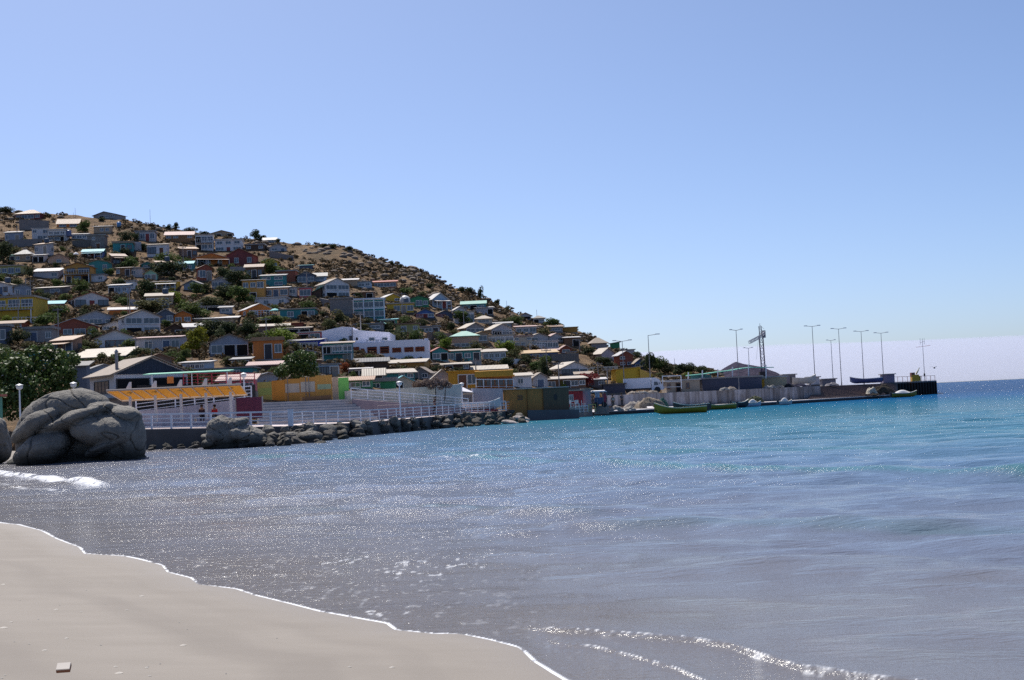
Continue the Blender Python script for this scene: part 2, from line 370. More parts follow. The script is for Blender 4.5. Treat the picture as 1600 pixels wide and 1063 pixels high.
for pts, h, wf, wb in (([(700,716),(850,723),(1000,728),(1200,737),(1400,741),(1600,746),(1900,752)], .17, .5, 2.2),
                       ([(300,716),(520,716),(700,712),(900,712),(1300,702),(1700,700)], .12, .6, 2.5),
                       ([(900,826),(1100,820),(1300,826),(1600,832),(1800,836)], .06, .4, 1.4),
                       ([(400,800),(600,790),(800,800),(980,806)], .05, .35, 1.2)):
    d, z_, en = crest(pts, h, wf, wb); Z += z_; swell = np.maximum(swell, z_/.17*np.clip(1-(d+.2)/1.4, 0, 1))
d, z_, en = crest([(800,980),(850,985),(930,990),(1010,997),(1080,1003),(1140,1014),(1190,1030),(1250,1048),(1400,1070),(1800,1110)], .075, .10, .5, .15); Z += z_
foam = np.maximum(foam, en*smooth((Xg-1.5)/.5)*(1-smooth((Xg-3.2)/1.0))*np.clip(1-abs(d+.10)/.22, 0, 1)*np.clip((n4*.6+n2*.4-.55)*7, 0, 1)*.6)
foam = np.maximum(foam, en*np.clip(1-abs(d-.01)/.04, 0, 1)*np.clip((n4-.5)*10, 0, 1)*.7)
d, z_, en = crest([(840,1004),(930,1012),(1000,1030),(1060,1048),(1120,1075),(1200,1100)], .035, .06, .3, .1); Z += z_
foam = np.maximum(foam, en*np.clip(1-abs(d)/.03, 0, 1)*(n2 > .5)*.7)
d, z_, en = crest([(-60,733),(0,739),(30,744),(90,751),(150,756),(185,757)], .16, .5, 1.6, .3); Z += z_
foam = np.maximum(foam, smooth(en*2.2)*np.clip(1.25-abs(d+.25)/(.65*(.6+n3*.8)), 0, 1)*np.clip((n1*.5+n4*.5-.36)*7, 0, 1))
foam = np.maximum(foam, smooth(en*2)*np.clip(1-abs(d+3.2+1.5*n3)/.5, 0, 1)*np.clip((n2-.5)*6, 0, 1)*.8)
d, z_, en = crest([(420,716),(500,713),(700,717),(800,719)], .10, .4, 1.5, .8); Z += z_
foam = np.maximum(foam, en*np.clip(1-abs(d)/.3, 0, 1)*(n2 > .58)*smooth((Xg+4)/2)*.8)
# swash edge and broken froth behind it
edge = .003+.0013*Yg
ew = edge*np.clip(.1+2.6*(n3-.28), .15, 2.4)
foam = np.maximum(foam, np.clip(1.35-off/ew, 0, 1)*(sd <= .05)*np.clip((n4*.5+n1*.5-.33)*7, .12, 1))
froth = smooth(off/.3)*(1-smooth((off-3.5)/5))*smooth((26-Yg)/10)
foam = np.maximum(foam, froth*np.clip((fbm(Xg*11, Yg*5.5, 3)+.5-.66)*9, 0, 1)*.5*(1-smooth((Xg+1.5)/3))*(.4+.6*(n3>.5)))
chop = smooth((off+.3)/1.0)*(1-smooth((off-9)/16))*smooth((2.5-Xg)/5)*np.clip(.35+1.6*(fbm(Xg*.22, Yg*.5, 3)+.5-.35), 0, 1)+.08*smooth((Yg-30)/10)*(1-smooth((Yg-70)/30))*smooth((4-Xg)/12)*smooth((fbm(Xg*.15+5, Yg*.35, 3)+.5-.42)/.2)
Z = np.where(off < .02, 0, Z); Z += .0015
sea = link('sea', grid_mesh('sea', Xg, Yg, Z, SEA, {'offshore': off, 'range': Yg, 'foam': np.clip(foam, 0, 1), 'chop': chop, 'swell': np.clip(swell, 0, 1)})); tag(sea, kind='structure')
# beach
xs = np.unique(np.concatenate([np.arange(-150, -34, 3.), np.arange(-34, -18, .5), np.arange(-18, 4, .14), np.arange(4, 16, .4)]))
yy = np.unique(np.concatenate([np.arange(-40, 6, 1.), np.arange(6, 36, .12), np.arange(36, 112, .6)]))
Xb, Yb = np.meshgrid(xs, yy); sb = shore_dist(Xb, Yb)
beach = link('beach', grid_mesh('beach', Xb, Yb, beach_h(Xb, Yb, sb), SAND, {'shore': sb})); tag(beach, kind='structure')
# hillside and the flat land at its foot
yl = np.concatenate([np.arange(84, 200, .8), np.arange(200, 420, 1.3), np.arange(425, 900, 12)])
al = np.linspace(-.85, _RA[-1]+.02, 560)
Al, Yl = np.meshgrid(al, yl); Xl = Al*Yl
hill = link('hillside', grid_mesh('hillside', Xl, Yl, land_h(Xl, Yl), HILL)); tag(hill, kind='structure')
# far island
n = 80; xa = np.linspace(0, 1, n); prof = [(1062,613),(1090,600),(1108,588),(1125,580),(1140,571),(1152,564),(1165,567),(1180,569),(1192,571),(1205,577),(1215,581),(1228,590),(1242,598),(1258,608)]
ia = np.linspace(-1, 1, 24); XX = np.zeros((24, n)); YY = XX.copy(); ZZ = XX.copy()
for j in range(n):
    px = 1062+xa[j]*200; py = float(np.interp(px, [p[0] for p in prof], [p[1] for p in prof])); base_ = hor(px)
    hh0 = max(0, (base_-py))/F*2600
    for i in range(24):
        D = 2600+ia[i]*260; q = P(px, hor(px), D); XX[i, j] = q.x; YY[i, j] = D
        ZZ[i, j] = -2+(hh0+2)*math.cos(ia[i]*math.pi/2)**1.1*(1+.12*float(fbm(q.x/60, D/60, 3)))
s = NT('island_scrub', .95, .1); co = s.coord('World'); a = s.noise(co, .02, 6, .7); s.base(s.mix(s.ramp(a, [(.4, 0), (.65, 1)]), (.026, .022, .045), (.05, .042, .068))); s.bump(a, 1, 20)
tag(link('island_hill', grid_mesh('island_hill', XX, YY, ZZ, s.m)), kind='structure')

# low fog bank lying over the open sea
m_ = bpy.data.materials.new('fog'); m_.use_nodes = True; t_ = m_.node_tree; t_.nodes.remove(t_.nodes['Principled BSDF']); pv = t_.nodes.new('ShaderNodeVolumePrincipled'); pv.inputs['Density'].default_value = .00062; pv.inputs['Color'].default_value = (.80, .84, .98, 1); pv.inputs['Anisotropy'].default_value = .4; t_.links.new(pv.outputs[0], t_.nodes['Material Output'].inputs['Volume'])
fb = MB(); n = 40; y0, y1 = 9000., 14000.; sec = [(y0, 3), (y0, 60), (y0+1500, 240), (y0+3500, 385), (y0+5500, 485), (y0+8000, 540), (y0+8000, 3)]
for i in range(n+1):
    a = -.5+1.4*i/n
    for y, z in sec: fb.v.append((a*y, y, z*(1+.03*(math.sin(a*9)+.6*math.sin(a*31+y*.001))) if z > 5 else z))
k6 = 7
for i in range(n):
    for j in range(k6): fb.f.append((i*k6+j, (i+1)*k6+j, (i+1)*k6+(j+1) % k6, i*k6+(j+1) % k6)); fb.mi.append(0)
fb.f.append(tuple(range(k6))); fb.f.append(tuple(range(n*k6+k6-1, n*k6-1, -1))); fb.mi += [0, 0]
tag(fb.build('fog_bank', m_), kind='stuff')
# ---------------------------------------------------------------- house builder
FRM = {'w': flat((.70, .69, .68), .5, .3, 'white_window_frame'), 'n': flat((.20, .10, .06), .6, .3, 'brown_window_frame'), 'k': flat((.06, .06, .07), .5, .3, 'dark_window_frame')}
DOORC = [(.16, .07, .04), (.05, .05, .06), (.28, .25, .22), (.10, .14, .22), (.25, .05, .05)]
CURT = flat((.42, .42, .50), .8, .2, 'curtain_cloth')
_wm = {}
def window_mesh(wd, ht, fr):
    k = (round(wd, 1), round(ht, 1), fr)
    if k not in _wm:
        wd, ht = max(.4, k[0]), max(.4, k[1]); m = MB(); t = .07
        m.box(-wd/2-t, -.07, -t, wd/2+t, .03, 0); m.box(-wd/2-t, -.07, ht, wd/2+t, .03, ht+t)
        m.box(-wd/2-t, -.07, 0, -wd/2, .03, ht); m.box(wd/2, -.07, 0, wd/2+t, .03, ht)
        nm = 1 if wd < 1.6 else int(wd/.9)
        for i in range(1, nm+1):
            x = -wd/2+wd*i/(nm+1); m.box(x-.03, -.055, 0, x+.03, .03, ht)
        m.box(-wd/2-t-.05, -.13, -t-.05, wd/2+t+.05, .03, -t)
        g = MB(); g.box(-wd/2, -.03, 0, wd/2, .02, ht)
        _wm[k] = (m.mesh('window_frame', FRM[fr]), g.mesh('window_pane', GLASS))
    return _wm[k]
_dm = {}
def door_mesh(ht, ci):
    k = (round(ht, 1), ci)
    if k not in _dm:
        m = MB(); m.box(-.45, -.06, 0, .45, .03, k[0]); f = MB(); f.box(-.53, -.08, 0, -.45, .03, k[0]); f.box(.45, -.08, 0, .53, .03, k[0]); f.box(-.53, -.08, k[0], .53, .03, k[0]+.08)
        m.box(.3, -.11, k[0]*.45, .36, -.06, k[0]*.5)
        _dm[k] = (m.mesh('door', flat(DOORC[ci], .6, .3, 'door_paint')), f.mesh('door_frame', FRM['w']))
    return _dm[k]
def openings(root, spec, width, hw, org, ang, fr, ci):
    """spec: storeys top to bottom split by '/', one letter per bay: w window, W wide, d door, o open porch, . blank"""
    st = spec.split('/'); n = len(st); sh = hw/n
    ca, sa = math.cos(ang), math.sin(ang)
    def put(nm, me, u, z, par=None):
        return link(nm, me, root if par is None else par, (org[0]+ca*u, org[1]+sa*u, z) if par is None else (0, 0, 0), (0, 0, ang) if par is None else None)
    for r, row in enumerate(st):
        if not row: continue
        z0 = hw-(r+1)*sh; bw = width/len(row)
        for i, ch in enumerate(row):
            u = (i+.5)*bw-width/2
            if ch in 'wW':
                ww = min(bw*(.62 if ch == 'w' else .86), 3.4); wh = min(sh*(.40 if ch == 'w' else .52), 1.7)
                a, b = window_mesh(ww, wh, fr); o = put('window', a, u, z0+sh*.36 if ch == 'w' else z0+sh*.27); put('window_pane', b, 0, 0, o)
            elif ch == 'd':
                a, b = door_mesh(min(2.0, sh*.78), ci); o = put('door', a, u, z0+.02); put('door_frame', b, 0, 0, o)
            elif ch == 'o':
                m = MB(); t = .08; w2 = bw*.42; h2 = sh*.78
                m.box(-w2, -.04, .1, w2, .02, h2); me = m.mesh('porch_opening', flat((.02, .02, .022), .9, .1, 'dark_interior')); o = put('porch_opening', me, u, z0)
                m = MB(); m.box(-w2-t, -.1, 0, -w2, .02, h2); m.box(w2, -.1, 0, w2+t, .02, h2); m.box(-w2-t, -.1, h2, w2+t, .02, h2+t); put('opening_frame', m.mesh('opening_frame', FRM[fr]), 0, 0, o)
def roof_solid(m, pts_lo, th):
    """slab through 4 points (ccw from above)"""
    m.hexa([(x, y, z) for x, y, z in pts_lo], [(x, y, z+th) for x, y, z in pts_lo])
BOX = []
def overlap(a, lim):
    for b in BOX:
        w_ = min(a[1], b[1])-max(a[0], b[0]); h_ = min(a[3], b[3])-max(a[2], b[2])
        if w_ > 0 and h_ > 0 and w_*h_ > lim*(b[1]-b[0])*(b[3]-b[2]): return True
    return False
def house(px0, px1, yb, ye, yr, rz, t, wall, roof, front, side, label, cat='house', ratio=None, D=None, over=.35, name=None, fr='w', found=1.5, opts='', group=None):
    pxm = (px0+px1)/2; D = D or hit(pxm, yb); th = R(rz); BOX.append((px0, px1, yr, yb))
    base = P(pxm, yb, D); Wp = (px1-px0)*D/F
    if ratio is None: ratio = .8 if abs(rz) > 12 else .9
    c, s_ = math.cos(th), abs(math.sin(th)); w = Wp/(c+ratio*s_); d = ratio*w
    if abs(rz) <= 12 and d > 9: d = 9
    back = (w*s_+d*c)/2; Dc = D+back
    zE = P(pxm, ye, D).z; hw = max(.8, zE-base.z)
    zR = P(pxm, yr, D if t in 'gf' else Dc).z; hr = max(.12, zR-base.z-hw)
    if t == 'm': hr = max(.15, (P(pxm, yr, Dc+back).z-base.z-hw)*.62)
    if t in 'gsh': hr = min(hr, .42*(w if t == 'g' else d))
    hr = max(hr, .12)
    root = empty(name or cat.replace(' ', '_'), (base.x*Dc/D, Dc, base.z), th, label, cat, group)
    x0, x1, y0, y1 = -w/2, w/2, -d/2, d/2
    m = MB(); g = MB(); o = over; T = .10
    m.m = 0
    def tri_wall():
        if t == 'g':
            m.add([(x0,y0,-found),(x1,y0,-found),(x1,y1,-found),(x0,y1,-found),(x0,y0,hw),(x1,y0,hw),(x1,y1,hw),(x0,y1,hw),(0,y0,hw+hr),(0,y1,hw+hr)],
                  [(0,3,2,1),(0,1,5,8,4),(1,2,6,5),(2,3,7,9,6),(3,0,4,7),(4,8,9,7),(8,5,6,9)])
        elif t == 's':
            m.add([(x0,y0,-found),(x1,y0,-found),(x1,y1,-found),(x0,y1,-found),(x0,y0,hw),(x1,y0,hw),(x1,y1,hw),(x0,y1,hw),(x0,0,hw+hr),(x1,0,hw+hr)],
                  [(0,3,2,1),(0,1,5,4),(1,2,6,9,5),(2,3,7,6),(3,0,4,8,7),(4,5,9,8),(8,9,6,7)])
        elif t == 'm':
            m.hexa([(x0,y0,-found),(x1,y0,-found),(x1,y1,-found),(x0,y1,-found)], [(x0,y0,hw),(x1,y0,hw),(x1,y1,hw+hr),(x0,y1,hw+hr)])
        elif t == 'l':   # slope rising to the right
            m.hexa([(x0,y0,-found),(x1,y0,-found),(x1,y1,-found),(x0,y1,-found)], [(x0,y0,hw),(x1,y0,hw+hr),(x1,y1,hw+hr),(x0,y1,hw)])
        else:
            m.box(x0, y0, -found, x1, y1, hw)
    tri_wall()
    wl = m.build('wall', wall, root)
    if t == 'g':
        k = hr/(w/2); e = o*k
        roof_solid(g, [(x0-o,y0-o,hw-e),(0,y0-o,hw+hr),(0,y1+o,hw+hr),(x0-o,y1+o,hw-e)], T); roof_solid(g, [(0,y0-o,hw+hr),(x1+o,y0-o,hw-e),(x1+o,y1+o,hw-e),(0,y1+o,hw+hr)], T)
    elif t == 's':
        k = hr/(d/2); e = o*k
        roof_solid(g, [(x0-o,y0-o,hw-e),(x1+o,y0-o,hw-e),(x1+o,0,hw+hr),(x0-o,0,hw+hr)], T); roof_solid(g, [(x0-o,0,hw+hr),(x1+o,0,hw+hr),(x1+o,y1+o,hw-e),(x0-o,y1+o,hw-e)], T)
    elif t == 'h':
        k = .45*min(w, d); q = [(x0-o,y0-o,hw),(x1+o,y0-o,hw),(x1+o,y1+o,hw),(x0-o,y1+o,hw)]
        ra, rb = ((x0+k, 0, hw+hr+T), (x1-k, 0, hw+hr+T)) if w >= d else ((0, y0+k, hw+hr+T), (0, y1-k, hw+hr+T))
        b2 = [(x, y, z+T) for x, y, z in q]
        g.add(q+b2+[ra, rb], [(0,3,2,1),(0,1,5,4),(1,2,6,5),(2,3,7,6),(3,0,4,7)]+([(4,5,9,8),(5,6,9),(6,7,8,9),(7,4,8)] if w >= d else [(4,5,8),(5,6,9,8),(6,7,9),(7,4,8,9)]))
    elif t == 'm':
        k = hr/d; roof_solid(g, [(x0-o,y0-o,hw-o*k+.02),(x1+o,y0-o,hw-o*k+.02),(x1+o,y1+o,hw+hr+o*k+.02),(x0-o,y1+o,hw+hr+o*k+.02)], T)
    elif t == 'l':
        k = hr/w; roof_solid(g, [(x0-o,y0-o,hw-o*k+.02),(x1+o,y0-o,hw+hr+o*k+.02),(x1+o,y1+o,hw+hr+o*k+.02),(x0-o,y1+o,hw-o*k+.02)], T)
    else:
        q = min(o, .25); g.box(x0-q, y0-q, hw+.003, x1+q, y1+q, hw+max(.15, min(hr, .5)))
    rf = g.build('roof', roof, root)
    if found > 1.2 and Wp < 14:
        b = MB(); b.box(x0-.06, y0-.06, -found-.5, x1+.06, y1+.06, -.02); b.build('footing', CONC if rng.random() < .5 else globals()['stone'], root)
    ci = rng.randrange(len(DOORC))
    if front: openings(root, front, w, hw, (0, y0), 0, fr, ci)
    if side and abs(rz) > 8:
        if rz > 0: openings(root, side, d, hw, (x0, 0), -math.pi/2, fr, ci)
        else: openings(root, side, d, hw, (x1, 0), math.pi/2, fr, ci)
    if 'B' in opts:      # balcony along the front at mid height
        z = hw/len(front.split('/')) if '/' in front else 0; b = MB(); b.box(x0, y0-1.1, z-.12, x1, y0-.09, z); bo = b.build('balcony', CONC, root)
        b = MB(); n = max(4, int(w/.5))
        for i in range(n+1):
            x = x0+.04+(w-.08)*i/n; b.box(x-.025, y0-1.08, z, x+.025, y0-1.03, z+.85)
        b.box(x0, y0-1.1, z+.85, x1, y0-1.0, z+.92); b.build('balcony_railing', FRM['w'], bo)
        for xx in (x0+.1, x1-.1):
            b = MB(); b.box(xx-.07, y0-1.1, -found, xx+.07, y0-.96, z-.12); b.build('post', FRM['w'], root)
    if 'P' in opts:      # porch roof on posts along the front
        z = min(hw-.3, 2.3); b = MB(); b.hexa([(x0,y0-2,z-.35),(x1,y0-2,z-.35),(x1,y0-.03,z),(x0,y0-.03,z)], [(x0,y0-2,z-.27),(x1,y0-2,z-.27),(x1,y0-.03,z+.08),(x0,y0-.03,z+.08)]); b.build('porch_roof', roof, root)
        for i in range(4):
            xx = x0+.1+(w-.2)*i/3; b = MB(); b.box(xx-.05, y0-1.95, -found, xx+.05, y0-1.85, z-.34); b.build('post', FRM[fr], root)
    if 'C' in opts:
        b = MB(); b.lathe([(.09, 0), (.09, hr+1.0), (.16, hr+1.0), (.16, hr+1.15)], 8, (w*.2, 0, hw)); b.build('chimney', POLEM, rf)
    if 'T' in opts:      # water tank on the roof
        b = MB(); b.lathe([(.5, 0), (.55, .1), (.55, .9), (.4, 1.05), (.1, 1.1)], 12, (w*.22, 0, hw+hr*.5+.15)); b.build('water_tank', flat((.05, .08, .13), .5, .3, 'tank_plastic'), rf)
    if 'D' in opts:      # satellite dish / aerial
        b = MB(); b.bar((-w*.3, y0+.3, hw), (-w*.3, y0+.3, hw+hr+1.3), .025); b.bar((-w*.3-.3, y0+.3, hw+hr+1.2), (-w*.3+.3, y0+.3, hw+hr+1.2), .02); b.build('roof_aerial', POLEM, rf)
    return root
def slab_wall(px0, px1, yb0, yt0, yb1, yt1, mat, label, cat='wall', thick=.3, D0=None, D1=None, found=1.5, name=None, group=None):
    """a free-standing wall between two photo columns"""
    D0 = D0 or hit(px0, yb0); D1 = D1 or hit(px1, yb1)
    a = P(px0, yb0, D0); b = P(px1, yb1, D1); za = P(px0, yt0, D0).z; zb = P(px1, yt1, D1).z
    c = (a+b)/2; ang = math.atan2(b.y-a.y, b.x-a.x); L = math.hypot(b.x-a.x, b.y-a.y)/2
    root_loc = (c.x, c.y, min(a.z, b.z)); m = MB(); z0 = root_loc[2]
    zlo = -found
    m.hexa([(-L,0,zlo),(L,0,zlo),(L,thick,zlo),(-L,thick,zlo)], [(-L,0,za-z0),(L,0,zb-z0),(L,thick,zb-z0),(-L,thick,za-z0)])
    o = m.build(name or cat.replace(' ', '_'), mat, None, root_loc, ang); tag(o, label, cat, group, 'thing'); return o
# ---------------------------------------------------------------- shorthand materials
def pw(r, g, b, dirt=.35): return paint((r, g, b), .75, dirt)
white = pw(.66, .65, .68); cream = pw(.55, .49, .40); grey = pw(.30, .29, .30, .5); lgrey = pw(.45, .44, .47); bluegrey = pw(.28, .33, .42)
peach = pw(.60, .38, .27); orange = pw(.62, .20, .05); brickr = pw(.30, .09, .06); maroon = pw(.22, .06, .06); yellow = pw(.60, .40, .05); ochre = pw(.50, .26, .07)
teal = pw(.05, .26, .28); mint = pw(.35, .60, .45); blue = pw(.08, .16, .40); royal = pw(.03, .06, .42); lblue = pw(.36, .48, .62); green = pw(.05, .26, .13); pink = pw(.60, .14, .18)
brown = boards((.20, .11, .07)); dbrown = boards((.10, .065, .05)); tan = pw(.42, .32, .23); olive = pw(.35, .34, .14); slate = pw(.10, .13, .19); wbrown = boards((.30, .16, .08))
blk = block((.27, .25, .25)); blkb = block((.30, .20, .16)); stone = block((.17, .16, .155))
rzinc = sheet((.42, .41, .41), .2); rcream = sheet((.44, .38, .31), .3); rtan = sheet((.30, .235, .175), .4); rrust = sheet((.36, .22, .13), .6); rwhite = sheet((.55, .52, .50), .14)
rpink = sheet((.42, .27, .24), .25); rmint = sheet((.18, .42, .35), .1); rturq = sheet((.18, .48, .52), .06); rdark = sheet((.09, .085, .085), .2); rbrown = sheet((.24, .14, .09), .4); rgrey = sheet((.28, .27, .27), .25); rochre = sheet((.50, .34, .16), .4); rred = sheet((.38, .10, .06), .2)
# ---------------------------------------------------------------- the hillside village, house by house
H = house
H(30,70,343,334.5,328.5,0,'h',maroon,rbrown,'wWWw','','maroon hip-roofed house with wide pale windows atop a tall block wall, left hilltop')
H(50,78,376,357,356,14,'f',white,rwhite,'w.W/.WW','w','stepped flat-roofed white modern house, left half with the tall bare wall')
H(78,107,377,360,358,4,'f',white,rwhite,'wWw/WWo','','lower half of the white modern pair, with glazed porch under the hill crest','house',opts='B')
H(149,194,341.5,335,330,-14,'g',grey,rdark,'.oww','.','lone dark grey house silhouetted on the hill crest','house')
H(90,127,356,349,343,10,'s',orange,rbrown,'ww','','low orange-walled house with a rusty brown roof behind the white modern house')
H(113,139,375,366,364,8,'m',white,rwhite,'wWw','w','small whitish bungalow on grey stone footings right of the white modern house')
H(138,167,388,368,366,6,'f',blk,rgrey,'.w../..d.','','unplastered grey block house with a flat top, upper left slope')
H(148,175,365,354,352,6,'m',tan,rwhite,'.ww','','tan hut with a bright sheet roof just below the lone crest house')
H(130,164,402,393,390,8,'s',blue,rturq,'WdW','w','bright blue bungalow with pale window panels, upper left slope',opts='P')
H(16,26,408,399,398,0,'m',mint,rmint,'d','','tiny mint green shed under the left tree','shed')
H(28,52,409,398,391,0,'h',tan,rgrey,'w.w','','brown-walled house with a grey hip roof next to the mint shed')
H(54,72,410,399,397,0,'m',lgrey,rwhite,'oo','','small pale house with a black porch and white awning roof, upper left')
H(73,110,412,403,396,22,'g',peach,rtan,'.w.','W','peach gable house with a big curtained window, upper left')
H(-4,40,431,415.5,414,4,'f',olive,rcream,'WwWw','','yellow-green flat-roofed house at the left edge')
H(55,97,436,424,416,6,'m',lgrey,rwhite,'..w','','grey house with a bright sloping roof left of the ochre two-storey house')
H(105,147,441,416.5,410.5,4,'g',ochre,rbrown,'wW/dWo','','ochre two-storey gable house with a dark balcony, left slope',fr='n',opts='B')
H(145,165,441,430,428,0,'f',white,rgrey,'.w','','small white cube house right of the ochre two-storey house')
H(184,206,431,419,417,0,'m',wbrown,rtan,'w.d','','narrow brown timber house beside pale wall, mid left slope')
H(212,245,377,362,360,8,'f',lgrey,rgrey,'.WdW','','grey and white house with a cross-barred window under the tall mast')
H(256,306,380,367,357.5,12,'m',wbrown,rpink,'ww.w/....','','long house with an orange-edged roof and white lower walls just under the crest')
H(305,336,392,367,365.5,10,'f',white,rcream,'oWW/oWw','w','two-storey white flat-roofed house with dark balconies below the crest',opts='B')
H(328,366,369.5,364.5,360,10,'g',tan,rtan,'.o.o','','gable house with white trim standing on the skyline right of centre')
H(337,381,393,375,373,6,'f',white,rwhite,'www/WdW','','white house with green-tinted window band right of the two-storey white house')
H(294,358,416,402,395,26,'g',orange,rpink,'Wd','wWw','orange gable house with a pink sheet roof beside the dark red barn-like house',opts='P')
H(358,401,417,398,388,-3,'g',maroon,rrust,'.w.w','','big dark red gable-fronted house, upper centre-left')
H(220,240,420,413,409,16,'g',teal,rwhite,'w','','small teal shed with a white roof slope among trees','shed')
H(275,304,424,412,409,4,'s',teal,rturq,'.dw','','teal-blue cottage left of the orange gable house')
H(189,227,433,420,418,4,'f',lgrey,rgrey,'..w.','','long pale grey wall-like house with a single small window, left slope')
H(227,247,438,427,422,6,'g',mint,rochre,'Wd','','mint green cottage with a tan gable')
H(234,281,454,440.5,438.5,6,'m',yellow,rwhite,'WdWw','','ochre yellow long house with a bright white roof edge and blue window, left-centre slope',opts='P')
H(290,320,456,444,438,-6,'g',bluegrey,rgrey,'.ww','','blue-grey gable house next to the ochre yellow long house')
H(334,363,451,438,433.5,0,'g',lgrey,rzinc,'Wdw','','pale gable cottage with purple windows and a dark door')
H(172,203,460,446,443,4,'m',lblue,rwhite,'oWw','','white and blue bungalow with a gleaming roof, left slope')
H(199,213,452,440,438,0,'f',white,rgrey,'w','','plain white block house just above the white and blue bungalow')
H(293,345,479,474,465,28,'g',brickr,rtan,'ww','w','brick red double-gable house with tan slopes among trees')
H(301,352,486,481,478,4,'m',dbrown,rwhite,'oo','','low shed with a long bright white sheet roof above green bushes','shed')
H(344,363,491,481,478,4,'m',bluegrey,rgrey,'w','','blue-grey cube hut at the right end of the long white sheet roof')
H(183,253,523,494,483.5,30,'g',white,rtan,'WW/oW','.w/.w','white two-storey gable house with two big square windows over a red porch, left-centre')
H(243,273,506,490,483,20,'g',slate,rwhite,'.w','','dark slate gable house behind the white two-storey gable house')
H(270,302,507,492,486,14,'g',orange,rtan,'ww','','brick orange gable cottage with two windows')
H(302,376,505,500,492.5,8,'m',tan,rwhite,'..w..','','wide low building with gleaming white sheet roofs, centre-left')
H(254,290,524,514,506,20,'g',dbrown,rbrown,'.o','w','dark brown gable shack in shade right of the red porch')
H(285,330,520,511,503,18,'m',cream,rzinc,'w.w','','cream cottage with pale blue-white sheet roof beside the willow tree')
H(216,289,550,528,524,4,'m',lgrey,rpink,'.W.dW','','long pinkish white single-storey house with a dark door, left foot of the slope')
H(150,219,548,528,515.5,8,'g',white,rbrown,'.WW.','w','white house with blue windows under a wide dark brown gable',fr='n')
H(65,158,527,510,497,26,'g',brickr,rwhite,'.wWw','..w','reddish brown gable house with a bright left roof slope behind the fig tree')
H(108,186,508,496,485,24,'g',bluegrey,rtan,'WWw','w.','blue-grey gable house with large blue windows above the reddish brown gable house')
H(105,172,480,465,456,32,'g',white,rred,'WdW','ww','white house with red trim, maroon door and two dark windows, left slope',fr='k')
H(-16,66,503,465,462,2,'f',yellow,rcream,'wwWW/....','','mustard yellow flat-roofed house on a shaded undercroft at the left edge',opts='B')
H(65,102,487,475,468,12,'m',blkb,rturq,'.w','','brick shed with a turquoise sheet roof beside the mustard house','shed')
H(168,217,492,484,478.5,16,'m',orange,rwhite,'....','.','orange block with a gleaming white roof behind the wide gables')
H(156,202,517,509,502,20,'g',white,rcream,'w.w','','small white gable peeping above the wide dark brown gable')
H(41,88,536,514,510,4,'f',grey,rgrey,'.d.w','','grey house with a yellow door frame just above the fig tree')
H(-12,15,538,510,506,0,'f',slate,rgrey,'W','','dark blue house at the left edge above the fig tree')
H(0,42,513,506,502,4,'s',brickr,rbrown,'w.w','','low red-roofed cottage at the left edge')
H(323,392,557,534,522,16,'g',bluegrey,rtan,'Woo','w','lavender-fronted gable house in deep shade beside the willow tree')
H(411,433,379.5,375,372,10,'s',lgrey,rwhite,'w','','tiny white-roofed house on the skyline beside dark trees')
H(416,449,394,386,381,24,'g',lgrey,rzinc,'wd','w','pale gable house perched on a long grey block wall')
H(386,415,391,383,381,0,'f',dbrown,rgrey,'w.w','','low brown timber house left of the pale perched gable house')
H(410,437,418,409,404,6,'g',yellow,rochre,'.w','','bright yellow cottage above dense trees')
H(469,488,421,415,413.5,0,'m',slate,rturq,'.','','small blue-roofed hut on the dry slope','shed')
H(435,464,441,424,422,0,'f',brickr,rgrey,'w.','','plain red-brown block house, centre slope')
H(462,494,444,430,424,14,'g',slate,rtan,'Ww','w','dark shaded gable house with a light roof edge, centre slope')
H(490,511,441,431,427,6,'s',lblue,rgrey,'w','','pale blue-grey cottage right of the dark shaded gable house')
H(494,547,466,443,434,34,'g',white,rtan,'WW/oW','www/.ww','large white two-storey house with sloping tan roof, centre slope',opts='')
H(469,488,466,450,449,0,'f',pink,rgrey,'W','','magenta-fronted cube with a single pale window')
H(488,506,464,457,451,-14,'l',dbrown,rmint,'.','','shack with a slanted bright green roof beside the magenta cube','shed')
H(408,448,448,431,427,4,'m',teal,rgrey,'ww/.w','','dark teal box-shaped house stacked above the peach row')
H(380,416,470,438,436,4,'m',ochre,rgrey,'wwW/.o.','','ochre lower storey with a brown glazed upper storey, centre slope')
H(414,453,465,450,447,3,'m',peach,rwhite,'WdW','','peach house with teal windows under a red-edged white roof')
H(452,465,463,450,449,0,'f',white,rgrey,'w','','narrow white house attached right of the peach house')
H(402,450,480,466,464,0,'f',white,rwhite,'.w.w','','white house with crenellated parapet and two small windows, centre')
H(373,428,495,483,474,30,'g',orange,rwhite,'wd','.w','orange bungalow with a bright roof slope behind a white fence')
H(440,496,498,483.5,481.5,2,'f',teal,rcream,'.W.oW','','long blue-teal bungalow with a cream flat roof, centre')
H(400,455,521,510,504,10,'m',blkb,rcream,'..w','','brick house under wide cream sheets, left of the round green tree')
H(433,488,521,515,510.5,6,'m',dbrown,rcream,'ooo','','dark open-fronted shed with a thin cream roof behind the round green tree','shed')
H(448,474,513,508,505,0,'m',brickr,rred,'.','','little red-roofed shack among bushes, centre','shed')
H(469,503,531,520,518,0,'f',pink,rwhite,'oW','','pink-walled house with a white porch above the royal blue house')
H(446,505,548,533,529,-4,'m',royal,rgrey,'.WoW','','royal blue house with white balcony rails, centre',opts='B')
H(504,554,568,537,533,5,'m',teal,rtan,'oWW/..W','','two-storey teal house with a flat tan roof in front of the large white building',opts='B')
H(496,529,589,570,568,0,'f',lblue,rgrey,'WWWd','','pale blue row with tall narrow windows below the teal two-storey house',fr='k')
H(515,552,491,467,465,6,'f',blk,rgrey,'..../....','','windowless grey block building left of the green glass house')
